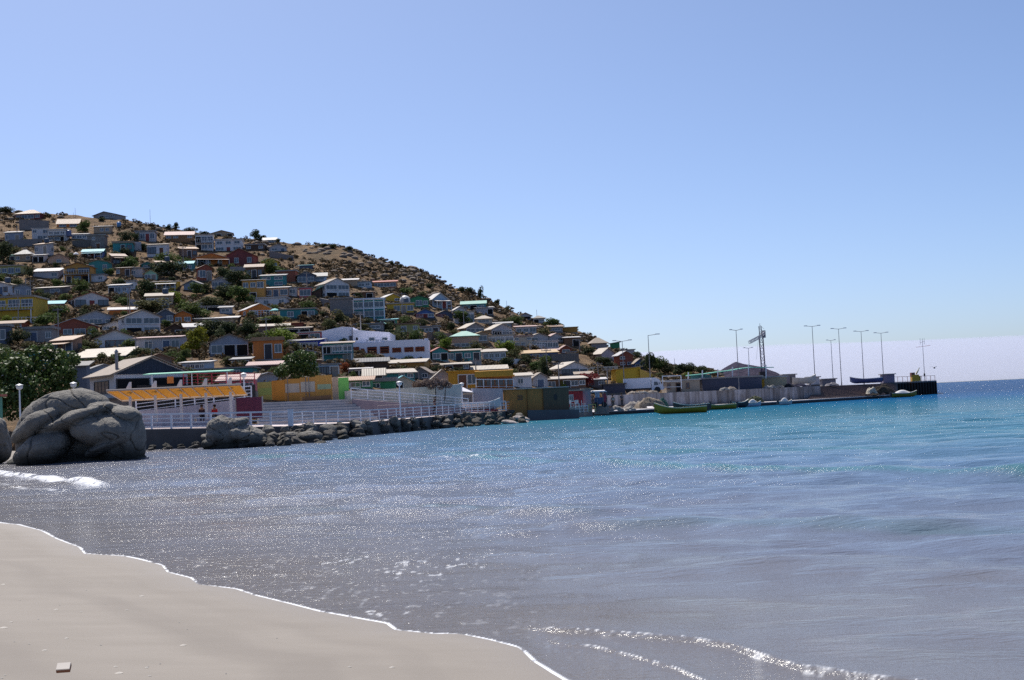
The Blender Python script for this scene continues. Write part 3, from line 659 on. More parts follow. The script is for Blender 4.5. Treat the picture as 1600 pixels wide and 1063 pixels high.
H(550,604,498,469,467,6,'f',teal,rwhite,'WWW/WWW','','green glass house with a white frame grid of six bays',opts='')
H(551,581,450,441,439.5,2,'f',lblue,rgrey,'wWw','','white and blue bungalow on the right of the slope below dry ground')
H(580,621,450,441,436.5,3,'m',orange,rred,'WWWW','','bungalow with an orange-red roof and a row of blue windows')
H(589,629,471.5,467,459,30,'g',yellow,rwhite,'.w','','upper yellow house with a long bright roof slope')
H(604,648,489,475,473,4,'f',yellow,rcream,'.WdW','','lower yellow house with a white dome-shaped tank above',opts='T')
H(552,585,467,457,455,0,'m',brown,rrust,'w.o','','dark rusty timber shack above the green glass house','shed')
H(636,671,481,467,462,10,'g',green,rdark,'.Ww','','dark green house with a blue window, right of the yellow pair')
H(667,700,482,467,458,30,'g',lblue,rwhite,'wd','W','pale blue gable house with a white sloping roof, high right slope',opts='P')
H(690,707,480,469,466,6,'g',brown,rtan,'w','','small brown cottage right of the pale blue gable house')
H(648,679,497,489,483,10,'g',blue,rgrey,'WdW','','blue cottage with a grey gable and red front fence')
H(679,708,497,490,485,16,'g',slate,rtan,'W.','w','dark blue cottage with a tan gable right of the blue cottage')
H(619,655,521,507,505,0,'f',olive,rbrown,'.W.w','','olive-brown flat house half hidden by shrubs, centre-right')
H(655,687,521,511,509,0,'f',grey,rgrey,'wWd','','grey house with a white barred gate')
H(722,759,486,475,471,0,'s',teal,rmint,'wow','','teal house with a bright green roof, high right slope')
H(741,771,492,481,479,6,'m',lgrey,rwhite,'..o','','grey-blue house with thin white roof line, high right slope')
H(706,728,491,484,479,20,'g',white,rwhite,'w','w','tiny white gable house, high right slope')
H(708,742,506,488,486,5,'f',white,rcream,'..W','','white walled house behind a round tree, right slope')
H(743,769,506,499,494,0,'h',cream,rtan,'w','','beige hut with a tan hip roof, right slope')
H(716,757,521,512,504.5,30,'g',grey,rcream,'WW','..','grey gable house with a long cream roof slope, right slope')
H(757,801,526,514,506,26,'g',lgrey,rcream,'oW','WW','grey-lavender verandah house with a long cream roof slope, right slope',opts='B')
H(804,838,522,511,508,4,'m',white,rpink,'wwW','','white cottage with a blue door panel and pink-edged roof')
H(809,830,499.5,493.5,489,10,'g',lgrey,rbrown,'o','','brown-ridged cottage near the crest, right slope')
H(832,851,505,498,494,6,'h',lgrey,rdark,'ow','','dark-roofed pavilion house on the crest, right slope')
H(857,879,520,511,507,6,'m',grey,rbrown,'w','','brown-roofed house low on the right crest')
H(880,902,520,512,511,0,'f',ochre,rochre,'..','','ochre block house on the right crest')
H(704,749,544,526,518.5,4,'h',peach,rmint,'../WWW','','salmon house with a turquoise hip roof over a glazed front, right-centre')
H(742,764,538,521,518,16,'g',tan,rochre,'w','.','ochre-roofed gable right behind the turquoise hip roof')
H(759,803,537,525,523,3,'f',white,rcream,'WWW','','white house with three tall balcony bays, right-centre',opts='B')
H(803,832,542,526,524,0,'f',cream,rpink,'w.w/ww.','','cream house with small windows between the balcony bays and the colonnade')
H(822,857,535,526,521,16,'g',lgrey,rtan,'w.','ww','pale gable house with a tan roof, right-centre')
H(851,881,535,527,521,18,'g',lgrey,rpink,'.w','.','second pale gable house with a pinkish roof, right-centre')
H(880,906,542,528,526,6,'m',brown,rwhite,'.o','','brown timber house with a thin white roof line, right')
H(828,872,546,534,532,3,'f',white,rwhite,'WWWWW','','white colonnade house with tall dark openings, right-centre',fr='w',opts='')
H(814,871,562,552,544.5,4,'m',blue,rochre,'.Ww.','','blue house under a broad ochre roof, right-centre')
H(872,893,553,545,540,14,'g',brickr,rpink,'w','.','small red-brown gable with a pink roof, right')
H(680,753,565,549,545,4,'m',teal,rtan,'wWdwd','','long teal row house with dark red doors, right-centre')
H(752,791,564,550,544,6,'m',white,rcream,'wwww','','white row end with four narrow windows, right of the teal row')
H(671,701,564,549,543,16,'g',teal,rred,'Wo','','turquoise cottage with a red gable next to the white terrace building')
H(680,736,579,571,566,4,'m',dbrown,rcream,'.o.w','','low dark building under a cream roof behind the orange restaurant')
H(735,792,586,579,572,4,'s',cream,rcream,'....','','cream-roofed building directly behind the orange restaurant')
H(793,831,606,588,582,6,'m',white,rcream,'.w.','','white house at the right end of the orange restaurant')
H(829,856,605,590,583,14,'g',lgrey,rtan,'d','w','small pale gable with a white door frame left of the turquoise shed')
H(839,915,607,593,587,4,'m',brown,rcream,'.W.dWw','','long timber and teal row with a cream roof near the quay',fr='w')
H(860,919,588,575,565.5,26,'g',white,rcream,'WWw','...','house with dark gable, white window posts and a cream roof slope above the quay',fr='k')
H(928,960,563,552,544,34,'g',lgrey,rcream,'.','..','pale house with a white stepped roof on the right spur')
H(960,989,573,555,549,20,'g',brickr,rzinc,'w./ww','.','tall red house with a white roof on the right spur')
H(920,948,546,537,528,10,'h',grey,rtan,'.','','grey house with a rounded tan roof on the right spur')
H(953,969,546,537,535.5,-8,'l',green,rgrey,'.','','dark green tarpaulin shed on the right crest','shed')
H(971,991,556,547,546,0,'f',lgrey,rgrey,'w.','','pale flat-topped house on the right crest')
H(988,1008,576,567,561,14,'g',blue,rtan,'ww','','blue hut with a tan roof near the right spur tip')
H(886,900,561,551,549,0,'f',cream,rgrey,'w','','little cream house left of the sandy gully')
H(120,224,566,557,545,-10,'s',green,rcream,'....','w','green house whose long cream roof shows behind the white seafront house')
H(288,331,580,567,564,0,'m',lblue,rwhite,'.wwww.','','pale blue shed with small square windows behind the green awning','shed')
H(318,402,590,576,574,2,'f',teal,rgrey,'w..w.','','long teal and white low building behind the green awning')
H(389,441,584,571,563,6,'m',dbrown,rpink,'....','','dark hut under patched rusty roof sheets left of the fig-like tree','shed')
H(393,441,600,592,583,20,'g',lgrey,rzinc,'.','.','small grey gable with pale teal roof behind the painted hoarding')
H(514,584,608,596,587,4,'m',green,rrust,'WWWw','','green seafront house with four dark windows and a rusty roof')
H(570,600,596,588,577,4,'s',slate,rcream,'oo','','cream-roofed house with a dark open front above the green seafront house')
H(584,618,608,597,590,0,'f',green,rgrey,'W..','','right wing of the green seafront building, with a plain parapet')
H(588,650,594,584,575,10,'m',teal,rcream,'..ww','','grey-teal house with a long cream roof, centre seafront')
H(602,672,576,569,562.5,-6,'s',ochre,rcream,'...','','ochre house with a broad cream roof under the white terrace building')
H(646,676,594,582,574,-12,'g',grey,rtan,'.w','','grey twin-gable house behind the dry bush')
H(674,706,604,590,578.5,8,'g',lgrey,rcream,'..','','plain pale gable wall left of the orange restaurant')
H(612,646,607,597,588,12,'g',cream,rturq,'o.','','cream cottage with a pale turquoise roof above the beige wall')
H(544,580,588,583,579,4,'m',dbrown,rwhite,'oo','','open shed with a bright white roof below the teal two-storey house','shed')
H(554,608,577,566,557,6,'m',dbrown,rdark,'...','','dark asphalt-roofed shed under the white building','shed')
H(908,945,605,594,590,0,'m',blk,rwhite,'w.w','','block house with a white roof behind the red-flowering bush')
H(556,600,517,507,505,0,'f',grey,rgrey,'.w','','small grey house below the green glass house')
H(594,620,508,500,498,0,'m',green,rturq,'o','','hut with a turquoise canopy right of the green glass house','shed')
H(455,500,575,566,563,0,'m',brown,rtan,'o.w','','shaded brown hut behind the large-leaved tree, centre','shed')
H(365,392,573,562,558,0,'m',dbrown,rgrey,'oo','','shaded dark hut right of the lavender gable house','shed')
H(60,104,460,450,446,0,'m',blk,rcream,'.w','','pale-roofed block hut above the turquoise-roofed brick shed','shed')
H(530,560,447,438,434,4,'m',tan,rwhite,'w.','','tan hut with a white roof at the left end of the blue-window row')
H(843,872,556,548,545,0,'m',brickr,rpink,'.w','','brick-red low house between colonnade and stone wall')
H(900,925,595,585,580,0,'m',tan,rtan,'w','','tan hut behind the red-flowering bush','shed')
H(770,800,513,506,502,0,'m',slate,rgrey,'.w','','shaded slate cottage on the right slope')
# free-standing walls and retaining walls on the slope
for a in ((30,76,359,343,360,345,blk,'tall grey block retaining wall under the maroon hilltop house'),
          (12,66,386,375,384,373,blk,'long dark block wall across the slope left of the white modern house'),
          (182,221,392,379,392,378,lgrey,'pale grey retaining wall below the upper left trees'),
          (113,140,386,376,387,375,stone,'rough stone footing wall below the small whitish bungalow'),
          (421,458,402,392,408,400,blk,'block retaining wall stepping down to the right below the perched gable house'),
          (862,905,570,553,568,552,stone,'dark stone retaining wall on the right spur'),
          (670,707,536,520,535,521,blkb,'reddish brick wall left of the salmon house'),
          (920,966,584,574,583,572,cream,'long beige wall behind the yellow warehouse'),
          (450,500,556,549,556,549,lgrey,'white garden wall below the royal blue house'),
          (500,550,478,466,490,476,blk,'block wall running down to the windowless grey building'),
          (205,232,478,468,480,470,lgrey,'pale garden wall under the left-centre trees'),
          (790,825,569,561,569,561,white,'white wall right of the white row end'),
          (360,392,425,417,425,417,grey,'grey wall under the big dark red house')):
    slab_wall(a[0],a[1],a[2],a[3],a[4],a[5],a[6],a[7])
# smaller shacks and huts standing in the gaps between the listed houses
def short(l):
    for sp in (' with ', ' beside ', ' under ', ' behind ', ' above ', ' below ', ' in front ', ' next to ', ', ', ' on ', ' at ', ' among ', ' standing ', ' whose ', ' left of ', ' right of ', ' near '): l = l.split(sp)[0]
    return ' '.join(l.split()[:7])
gf = random.Random(77); hs = [(o.location.x, o.location.y, o.location.z, o['label']) for o in bpy.data.objects if o.parent is None and o.get('category') in ('house', 'shed', 'building')]
occ = [(h[0], h[1]) for h in hs]; opts_ = [('brown timber hut', brown, rbrown), ('dark brown shack', dbrown, rdark), ('grey block hut', blk, rgrey), ('tan hut', tan, rtan), ('brick hut', blkb, rrust), ('white cottage', white, rtan), ('pale grey cottage', lgrey, rrust), ('terracotta cottage', orange, rrust), ('blue-grey shack', bluegrey, rgrey), ('red-brown cottage', brickr, rbrown), ('cream cottage', cream, rrust), ('teal hut', teal, rtan)]
nf = 0; seen_l = set()
BOX += [(502, 552, 507, 560), (551, 610, 513, 556), (553, 672, 534, 562)]
for _ in range(6000):
    if nf >= 62: break
    px = gf.uniform(5, 900); a = ray(px, hor(px)).x; D0_ = float(np.interp(a, _FA, [q[1] for q in _FT])); D1_ = float(np.interp(a, _RA, _RD)); t = gf.uniform(.02, .88 if px < 420 else .55 if px < 720 else .42); y = D0_+(D1_-D0_)*t; x = a*y
    if min(((x-p[0])/6.0)**2+((y-p[1])/6.5)**2 for p in occ) < 1: continue
    z = H1(x, y); v_ = Vector((x, y, z))-Vector((0, 0, CAMZ)); dy_ = v_.dot(FW); pxx = 800+F*v_.dot(RT)/dy_; pyy = 531.5-F*v_.dot(UP)/dy_
    k = F/y; wp_ = gf.uniform(3.4, 5.6)*k; hp_ = gf.uniform(2.0, 2.8)*k
    if overlap((pxx-wp_/2-1, pxx+wp_/2+1, pyy-hp_-k, pyy), .12): continue
    nm, wl_, rf_ = gf.choice(opts_); nb_ = min(hs, key=lambda h: (h[0]-x)**2+((h[1]-y)*.6)**2); side = 'left of' if nb_[0] > x+1 else 'right of' if nb_[0] < x-1 else ('below' if nb_[2] > z else 'above')
    lab = f'small {nm} just {side} the {short(nb_[3])}'
    if lab in seen_l: continue
    seen_l.add(lab); w_ = wp_; h_ = hp_; t_ = gf.choice('gmsmgf'); rz_ = gf.choice((-14, 4, 10, 24, 30))
    H(pxx-w_/2, pxx+w_/2, pyy, pyy-h_, pyy-h_-gf.uniform(.35, .8)*k, rz_, t_, wl_, rf_, gf.choice(('w.d', 'wdw', 'ow', '.dw', 'Wd', 'w.w')), '.w', lab, 'hut' if 'hut' in nm or 'shack' in nm else 'house', D=y-2, fr=gf.choice('wnk'), opts=gf.choice(('', '', 'T', 'D', 'C', 'P')))
    occ.append((x, y)); nf += 1
print('fill', nf, len(BOX))
# ---------------------------------------------------------------- promenade, quay, pier
def wp(px, py, D, z=None):
    q = P(px, py, D)
    if z is not None: q.z = z
    return q
PROM = [(150,672,92),(205,671,94),(320,669,94),(412,666.5,95),(456,666,95.5),(480,663,99),(561,660.7,107),(616,656,114.5),(680,650.5,124),(732,645.5,135),(790,642,147),(820,639.5,155)]
prom = [wp(*q) for q in PROM]
deckm = paint((.62, .53, .52), .85, .5, 'promenade_paving'); seawm = paint((.12, .115, .118), .9, .8, 'seawall_concrete')
m = MB()
for a, b in zip(prom, prom[1:]):
    sa = 1+13/a.y; sb = 1+13/b.y
    m.hexa([(a.x,a.y,0),(b.x,b.y,0),(b.x*sb,b.y*sb,0),(a.x*sa,a.y*sa,0)], [(a.x,a.y,a.z),(b.x,b.y,b.z),(b.x*sb,b.y*sb,b.z),(a.x*sa,a.y*sa,a.z)])
tag(m.build('promenade', deckm), kind='structure')
m = MB()
for a, b in zip(prom, prom[1:]):
    k = .35
    m.hexa([(a.x,a.y-k,-1.5),(b.x,b.y-k,-1.5),(b.x,b.y-.004,-1.5),(a.x,a.y-.004,-1.5)], [(a.x,a.y-k,a.z-.03),(b.x,b.y-k,b.z-.03),(b.x,b.y-.004,b.z-.03),(a.x,a.y-.004,a.z-.03)])
tag(m.build('sea_wall', seawm), kind='structure')
def railing(pts, h, nr, sp, label, group='white railings along the seafront', th=.034, mat=None, name='railing'):
    mat = mat or RAILM; pts = [Vector(p) for p in pts]; o0 = pts[0]; root = empty(name, o0, 0, label, 'railing', group)
    pm = MB(); pm.box(-th, -th, 0, th, th, h); me = pm.mesh('post', mat)
    L = [0]
    for a, b in zip(pts, pts[1:]): L.append(L[-1]+(b-a).length)
    n = min(98, max(1, round(L[-1]/sp)))
    for i in range(n+1):
        s_ = L[-1]*i/n; k = min(len(pts)-2, max(j for j in range(len(L)-1) if L[j] <= s_+1e-9)); t = (s_-L[k])/max(1e-6, L[k+1]-L[k])
        link('post', me, root, pts[k].lerp(pts[k+1], t)-o0)
    for r in range(nr):
        z = h-th-(h*.86)*r/max(1, nr-1)*.95 if nr > 1 else h; q = MB(); tt = th*1.25 if r == 0 else th*.7
        for a, b in zip(pts, pts[1:]):
            a_ = a-o0; b_ = b-o0; q.rbar((a_.x, a_.y, a_.z+z+(.0 if r else .02)), (b_.x, b_.y, b_.z+z+(.0 if r else .02)), tt*2.2, tt*1.6)
        q.build('rail', mat, root)
    return root
up = lambda q, dz=0: Vector((q.x, q.y+.25, q.z+dz))
railing([up(wp(205,671,94)), up(wp(320,669,94)), up(wp(412,666.5,95)), up(wp(453,666,95.5))], 1.08, 4, 1.33, 'long white four-rail railing between the big boulder and the square white corner post', th=.06)
m = MB(); q = wp(454.5,666,95.4); m.box(-.17,-.17,0,.17,.17,1.15); m.box(-.2,-.2,1.15,.2,.2,1.22); tag(m.build('corner_post', RAILM, None, q), 'square white corner post where the two promenade railings meet', 'post')
railing([up(wp(457,665.5,96))]+[up(q) for q in prom[5:]], .98, 4, 2.0, 'long white railing running along the promenade edge above the dark rocks to its far end')
railing([wp(820,640,155.3,1.35), wp(831,650,157,.72)], .95, 2, 2, 'short white end railing sloping down at the far end of the promenade')
# quay
QU = [(826,154),(832,161),(1022,169),(1110,179),(1200,190),(1300,206),(1396,224)]
m = MB(); quaym = paint((.30, .27, .27), .85, .6, 'quay_concrete'); dark = paint((.05, .045, .05), .9, .5, 'tarred_quay_face')
qf = [wp(px, hor(px), D, .5) for px, D in QU]
for a, b in zip(qf, qf[1:]):
    sa = 1+30/a.y; sb = 1+30/b.y
    m.hexa([(a.x,a.y+.3,-1),(b.x,b.y+.3,-1),(b.x*sb,b.y*sb,-1),(a.x*sa,a.y*sa,-1)], [(a.x,a.y,.5),(b.x,b.y,.5),(b.x*sb,b.y*sb,1.06 if b.x < 25 else .5),(a.x*sa,a.y*sa,1.06 if a.x < 25 else .5)])
quay = m.build('quay', paint((.58, .55, .56), .85, .4, 'quay_paving')); tag(quay, 'low concrete landing quay with a pale edge running along the water to the pier', 'quay', kind='thing')
m = MB()
for a, b in zip(qf, qf[1:]): m.hexa([(a.x,a.y-.12,-1),(b.x,b.y-.12,-1),(b.x,b.y-.004,-1),(a.x,a.y-.004,-1)], [(a.x,a.y-.12,.38),(b.x,b.y-.12,.38),(b.x,b.y-.004,.38),(a.x,a.y-.004,.38)])
m.build('fender_face', dark, quay)
# upper platform and pier head
UPf = [(945,178),(985,181),(1035,183.5),(1150,195),(1282,209)]; UPb = [(1286,219),(1390,237),(1400,238.5)]; PH = [(1400,239),(1462,256)]
pier = empty('pier', (60, 215, 0), 0, 'long concrete pier with stained white retaining wall and dark piled head at its right end', 'pier')
def pier_part(name, mat, fr, z0, z1, depth, lean=0):
    pts = [wp(px, hor(px), D, 0) for px, D in fr]; m = MB(); o = Vector((60, 215, 0))
    for a, b in zip(pts, pts[1:]):
        sa = 1+depth/a.y; sb = 1+depth/b.y; A = a-o; B = b-o; C_ = Vector((b.x*sb, b.y*sb, 0))-o; D_ = Vector((a.x*sa, a.y*sa, 0))-o
        m.hexa([(A.x,A.y,z0),(B.x,B.y,z0),(C_.x,C_.y,z0),(D_.x,D_.y,z0)], [(A.x,A.y+lean,z1),(B.x,B.y+lean,z1),(C_.x,C_.y,z1),(D_.x,D_.y,z1)])
    return m.build(name, mat, pier)
s = NT('stained_white_wall', .9, .1); co = s.coord('World'); g_ = s.n('SeparateXYZ'); s.l(co, g_.inputs[0])
v = s.noise(s.coord('World', (1, 1, .05)), .55, 4, .75); v2 = s.noise(co, .4, 5, .7); bands = s.n('TexWave', wave_type='BANDS', bands_direction='X'); bands.inputs['Scale'].default_value = .19; bands.inputs['Distortion'].default_value = .6; s.l(co, bands.inputs['Vector'])
c = s.mix(s.ramp(v, [(.40, .8), (.60, 0)]), (.40, .385, .42), (.12, .105, .10)); c = s.mix(s.ramp(bands.outputs['Fac'], [(0, .45), (.10, 0)]), c, (.14, .12, .12))
c = s.mix(s.ramp(v2, [(.5, 0), (.68, .6)]), c, (.13, .10, .085)); c = s.mix(s.ramp(s.math('DIVIDE', g_.outputs[2], 3), [(.12, .8), (.32, 0)]), c, (.09, .075, .07)); s.base(c); WALLST = s.m
pier_part('retaining_wall', WALLST, UPf, 0, 2.5, 26); pier_part('upper_deck', quaym, UPb, 0, 2.47, 24)
pb = boards((.035, .03, .03), 'pile_timber', .9); pier_part('pier_head', pb, PH, -1, 2.35, 22)
pier_part('head_deck', paint((.20, .18, .18), .9, .5), [(1398,238.6),(1463.5,255.9)], 2.354, 2.62, 22.4)
a = wp(1400,600,238.9,0); b = wp(1462,600,255.9,0)
pm = MB(); pm.lathe([(.16,-1),(.16,2.35)], 8); me = pm.mesh('pile', flat((.03,.026,.026), .9, .1, 'pile_tar'))
for i in range(15):
    q = a.lerp(b, i/14)-Vector((60, 215, 0)); link('pile', me, pier, (q.x, q.y-.2, 0))
# parapet rail on the pier head
railing([wp(1395,594.5,238+8,2.62), wp(1461,594.5,264,2.62)], 1.0, 2, 2.6, 'low rusty railing on the far side of the pier head', group='pier rails', mat=flat((.35,.16,.12), .7, .2, 'rusty_rail'))
# terraced steps down to the landing
f0 = [(1262,203.5),(1330,212.5),(1400,225)]; f1 = [(1284,218.6),(1330,226.5),(1402,238.6)]
m = MB(); n = 9
for i in range(n):
    t0, t1 = i/n, 1.0; z1 = .5+(2.45-.5)*(i+1)/n
    fa = [wp(p0*(1-t0)+p1*t0, 600, d0*(1-t0)+d1*t0, 0) for (p0, d0), (p1, d1) in zip(f0, f1)]; fb = [wp(p1, 600, d1, 0) for p1, d1 in f1]
    for k in range(2):
        A, B, C_, D_ = fa[k], fa[k+1], fb[k+1], fb[k]
        if i == 0: zl = 0
        else: zl = .5+(2.45-.5)*i/n+.002
        m.hexa([(A.x,A.y,zl),(B.x,B.y,zl),(C_.x,C_.y,zl),(D_.x,D_.y,zl)], [(A.x,A.y,z1),(B.x,B.y,z1),(C_.x,C_.y,z1),(D_.x,D_.y,z1)])
tag(m.build('steps', paint((.17, .12, .11), .9, .6, 'brown_steps')), 'broad brown terraced steps going down to the landing beside the pier head', 'steps')
# amphitheatre steps by the promenade
m = MB(); n = 8; L_, R_ = (408, 100.5), (588, 112)
for i in range(n):
    t = i/(n-1); q0 = wp(404, 650, 107+i*.8); q1 = wp(590-46*t, 650, 114+i*.8); z0 = (1.25 if i == 0 else 1.25+.235*i+.002); z1 = 1.25+.235*(i+1)
    q2 = wp(552, 650, 132); q3 = wp(384, 650, 130)
    m.hexa([(q0.x,q0.y,z0),(q1.x,q1.y,z0),(q2.x,q2.y,z0),(q3.x,q3.y,z0)], [(q0.x,q0.y,z1),(q1.x,q1.y,z1),(q2.x,q2.y,z1),(q3.x,q3.y,z1)])
tag(m.build('steps', paint((.42, .40, .42), .85, .5, 'step_concrete')), 'wide pale concrete seating steps between the maroon panel and the mauve ramp', 'steps')
# mauve ramp right of the steps and its railing
m = MB(); A = wp(551,641,118,1.1); B = wp(732,641,137,1.2); k = 3
m.hexa([(A.x,A.y,1.0),(B.x,B.y,1.0),(B.x,B.y+k,1.0),(A.x,A.y+k,1.0)], [(A.x,A.y,wp(551,624,118).z),(B.x,B.y,wp(732,638,137).z),(B.x,B.y+k,wp(732,638,137).z),(A.x,A.y+k,wp(551,624,118).z)])
tag(m.build('ramp', paint((.27, .21, .24), .85, .4, 'mauve_concrete')), 'mauve sloping concrete ramp descending to the right behind the promenade', 'ramp')
railing([wp(549,624,118.3), wp(672,633,130.5), wp(732,638,137.3)], 1.0, 4, 2.6, 'white railing descending to the right on the mauve ramp')
# left ramp behind the pergola
m = MB(); A = wp(212,652,104,1.0); A2 = wp(275,652,105,1.0); B = wp(386,655,107,1.0); k = 2
for (p, zt), (q, zu) in (((A, wp(212,643,104).z), (A2, wp(275,637,105).z)), ((A2, wp(275,637,105).z), (B, wp(386,622.5,107).z))):
    m.hexa([(p.x,p.y,.9),(q.x,q.y,.9),(q.x,q.y+k,.9),(p.x,p.y+k,.9)], [(p.x,p.y,zt),(q.x,q.y,zu),(q.x,q.y+k,zu),(p.x,p.y+k,zt)])
tag(m.build('ramp', paint((.42, .39, .44), .85, .5, 'pale_lilac_wall')), 'pale ramp wall rising to the right behind the orange pergola', 'ramp')
railing([wp(213,645,104.2), wp(275,637,105.2), wp(386,622.5,107.2), wp(393,622,107.3)], 1.0, 4, 1.5, 'white railing climbing to the right behind the orange pergola', th=.045)
# maroon panel
m = MB(); D = 101; a = wp(370,655,D); b = wp(410,655,D); zt = wp(370,622,D).z
m.box(0, 0, 0, b.x-a.x, .12, zt-a.z); mp = m.build('notice_panel', flat((.10,.02,.05), .6, .3, 'maroon_panel_paint'), None, a); tag(mp, 'large plain maroon panel standing on the promenade right of the pergola', 'panel')
m = MB(); m.box(-.08,-.03,0,-.003,.15,zt-a.z+.05); m.box(b.x-a.x+.003,-.03,0,b.x-a.x+.08,.15,zt-a.z+.05); m.build('panel_frame', flat((.25,.24,.26), .5, .3, 'panel_frame_metal'), mp)
# pergola
D = 99.0; zg = wp(244,659,D).z; sc_ = D/F
pg = empty('pergola', wp(244,659,D), 0, 'long pergola with slanting orange panels on white posts by the promenade', 'pergola')
og = Vector(pg.location); zt = wp(280,606,D-.9).z; zb = wp(280,621,D+1.3).z
xs_ = [(px-244)*sc_ for px in (204.6,244,284,323,361.5)]
tr = NT('orange_awning_cloth', .7, .2); tr.base(tr.mix(tr.noise(tr.coord('Object'), 2, 3), (.46,.28,.06), (.55,.34,.08)))
ts = tr.n('BsdfTranslucent'); ts.inputs['Color'].default_value = (.62,.38,.10,1); mx = tr.n('MixShader'); mx.inputs[0].default_value = .5
tr.l(tr.b.outputs[0], mx.inputs[1]); tr.l(ts.outputs[0], mx.inputs[2]); tr.l(mx.outputs[0], tr.t.nodes['Material Output'].inputs[0])
batt = flat((.55,.42,.30), .6, .3, 'pale_batten')
xl = (174-244)*sc_; xr = (382-244)*sc_; n = 11
for i in range(n):
    u0 = xl+(xr-xl)*i/n+.03; u1 = xl+(xr-xl)*(i+1)/n-.03; sh = .45*(1-i/n)
    tz = zt-og.z-.02*i/n; m = MB(); m.hexa([(u0,-.9,tz),(u1,-.9,tz),(u1+sh,1.3,zb-og.z),(u0+sh,1.3,zb-og.z)], [(u0,-.9,tz+.03),(u1,-.9,tz+.03),(u1+sh,1.3,zb-og.z+.03),(u0+sh,1.3,zb-og.z+.03)]); m.build('awning_panel', tr.m, pg)
for i in range(n+1):
    u0 = xl+(xr-xl)*i/n; sh = .45*(1-i/n); m = MB(); m.bar((u0+sh,1.3,zb-og.z-.04), (u0,-.9,zt-og.z-.05), .05); m.build('batten', batt, pg)
m = MB(); m.bar((xl,-.98,zt-og.z+.03), (xr,-.98,zt-og.z+.03), .08); m.build('beam', flat((.30,.26,.25), .7, .3, 'beam_timber'), pg); m = MB(); m.bar((xl+.45,1.36,zb-og.z-.07), (xr,1.36,zb-og.z-.07), .06); m.build('beam', batt, pg)
for x in xs_:
    m = MB(); m.box(x-.09,-.09,0,x+.09,.09,zt-og.z-.46); po = m.build('post', paint((.62,.58,.57), .7, .25, 'pergola_post'), pg)
    m = MB(); m.add([(x-.30,-.05,zt-og.z+.1),(x+.12,-.05,zt-og.z+.1),(x+.12,-.05,zt-og.z+.62),(x-.02,-.05,zt-og.z+.62),(x-.30,.05,zt-og.z+.1),(x+.12,.05,zt-og.z+.1),(x+.12,.05,zt-og.z+.62),(x-.02,.05,zt-og.z+.62)], [(0,1,2,3),(7,6,5,4),(0,4,5,1),(1,5,6,2),(2,6,7,3),(3,7,4,0)]);  m.bar((x,.1,zt-og.z-.3),(x,.1,zt-og.z+.2),.05); m.build('bracket', RAILM, po)
# white seafront house with the wide dark gable
H(136,299,626,582,557,37,'g',white,rtan,'oo','w','white seafront building with wide dark blue gable and tan roof beside the fig tree','restaurant',ratio=.9,D=110,fr='k',over=.5)
_r = [o for o in bpy.data.objects if o.name.startswith('restaurant') and o.parent is None][-1]
_wv = [c for c in _r.children if c.name.startswith('wall')][0].data.vertices; w_ = max(v.co.x for v in _wv); y_ = min(v.co.y for v in _wv); hw_ = _wv[4].co.z; hr_ = max(v.co.z for v in _wv)-hw_
m = MB(); m.add([(-w_+.1,y_-.12,hw_-.1),(w_-.1,y_-.12,hw_-.1),(0,y_-.12,hw_+hr_-.12),(-w_+.1,y_-.01,hw_-.1),(w_-.1,y_-.01,hw_-.1),(0,y_-.01,hw_+hr_-.12)], [(0,1,2),(5,4,3),(0,3,4,1),(1,4,5,2),(2,5,3,0)]); m.build('gable_cladding', boards((.035,.05,.08), 'dark_blue_cladding'), _r)
m = MB(); m.lathe([(.14,0),(.14,1.5),(.22,1.5),(.05,1.75)], 8, (-w_*.75, -1.5, hw_+.35)); m.build('chimney', flat((.25,.25,.28), .5, .4, 'chimney_pipe'), _r)
H(119,139,617,572,565,0,'m',slate,rdark,'.','','narrow dark slate annexe squeezed between the fig tree and the white seafront building','house',D=119)
# green awning over the terrace of stalls
aw = empty('awning', wp(300,603,106), 0, 'thin pale green awning stretched over the terrace right of the wide dark gable', 'awning')
sA = 106/F; grn = flat((.25,.55,.42), .7, .2, 'green_awning_cloth')
m = MB(); za = wp(300,583.5,106).z-aw.location.z; m.hexa([(-72*sA,-.8,za-.02),(62*sA,-.8,za-.02),(62*sA,1.2,za+.12),(-72*sA,1.2,za+.12)], [(-72*sA,-.8,za+.06),(62*sA,-.8,za+.06),(62*sA,1.2,za+.20),(-72*sA,1.2,za+.20)]); m.build('canopy', grn, aw)
for px in (241,303,358): m = MB(); m.bar(((px-300)*sA,-.6,0),((px-300)*sA,-.6,za),.04); m.build('pole', RAILM, aw)
m = MB(); m.box(-34*sA,-.9,za-.75,-24*sA,-.85,za-.2); m.build('hanging_sign', flat((.62,.22,.06), .7, .2, 'orange_sign'), aw)
railing([wp(287,601,108), wp(345,600,108), wp(398,600,109)], .9, 4, 1.1, 'red railing on the raised terrace under the green awning', group='red rails', mat=flat((.45,.05,.08), .6, .3, 'red_rail_paint'))
slab_wall(215,400,640,602,636,601,pw(.035,.032,.035),'terrace wall coloured near black for shaded openings under the red railing behind the pergola',D0=110,D1=112,found=1)  # near-black colour stands for the shade in the openings behind the ramp
H(345,401,612,595,583,4,'m',pw(.35,.1,.12),rpink,'W.WW','','red and white food stall with a pink sheet roof','stall',D=115)
H(100,214,641,626,625,0,'f',paint((.16,.15,.15),.9,.5),rdark,'....','','low dark grey base wall of the terrace left of the pergola','wall',D=107)
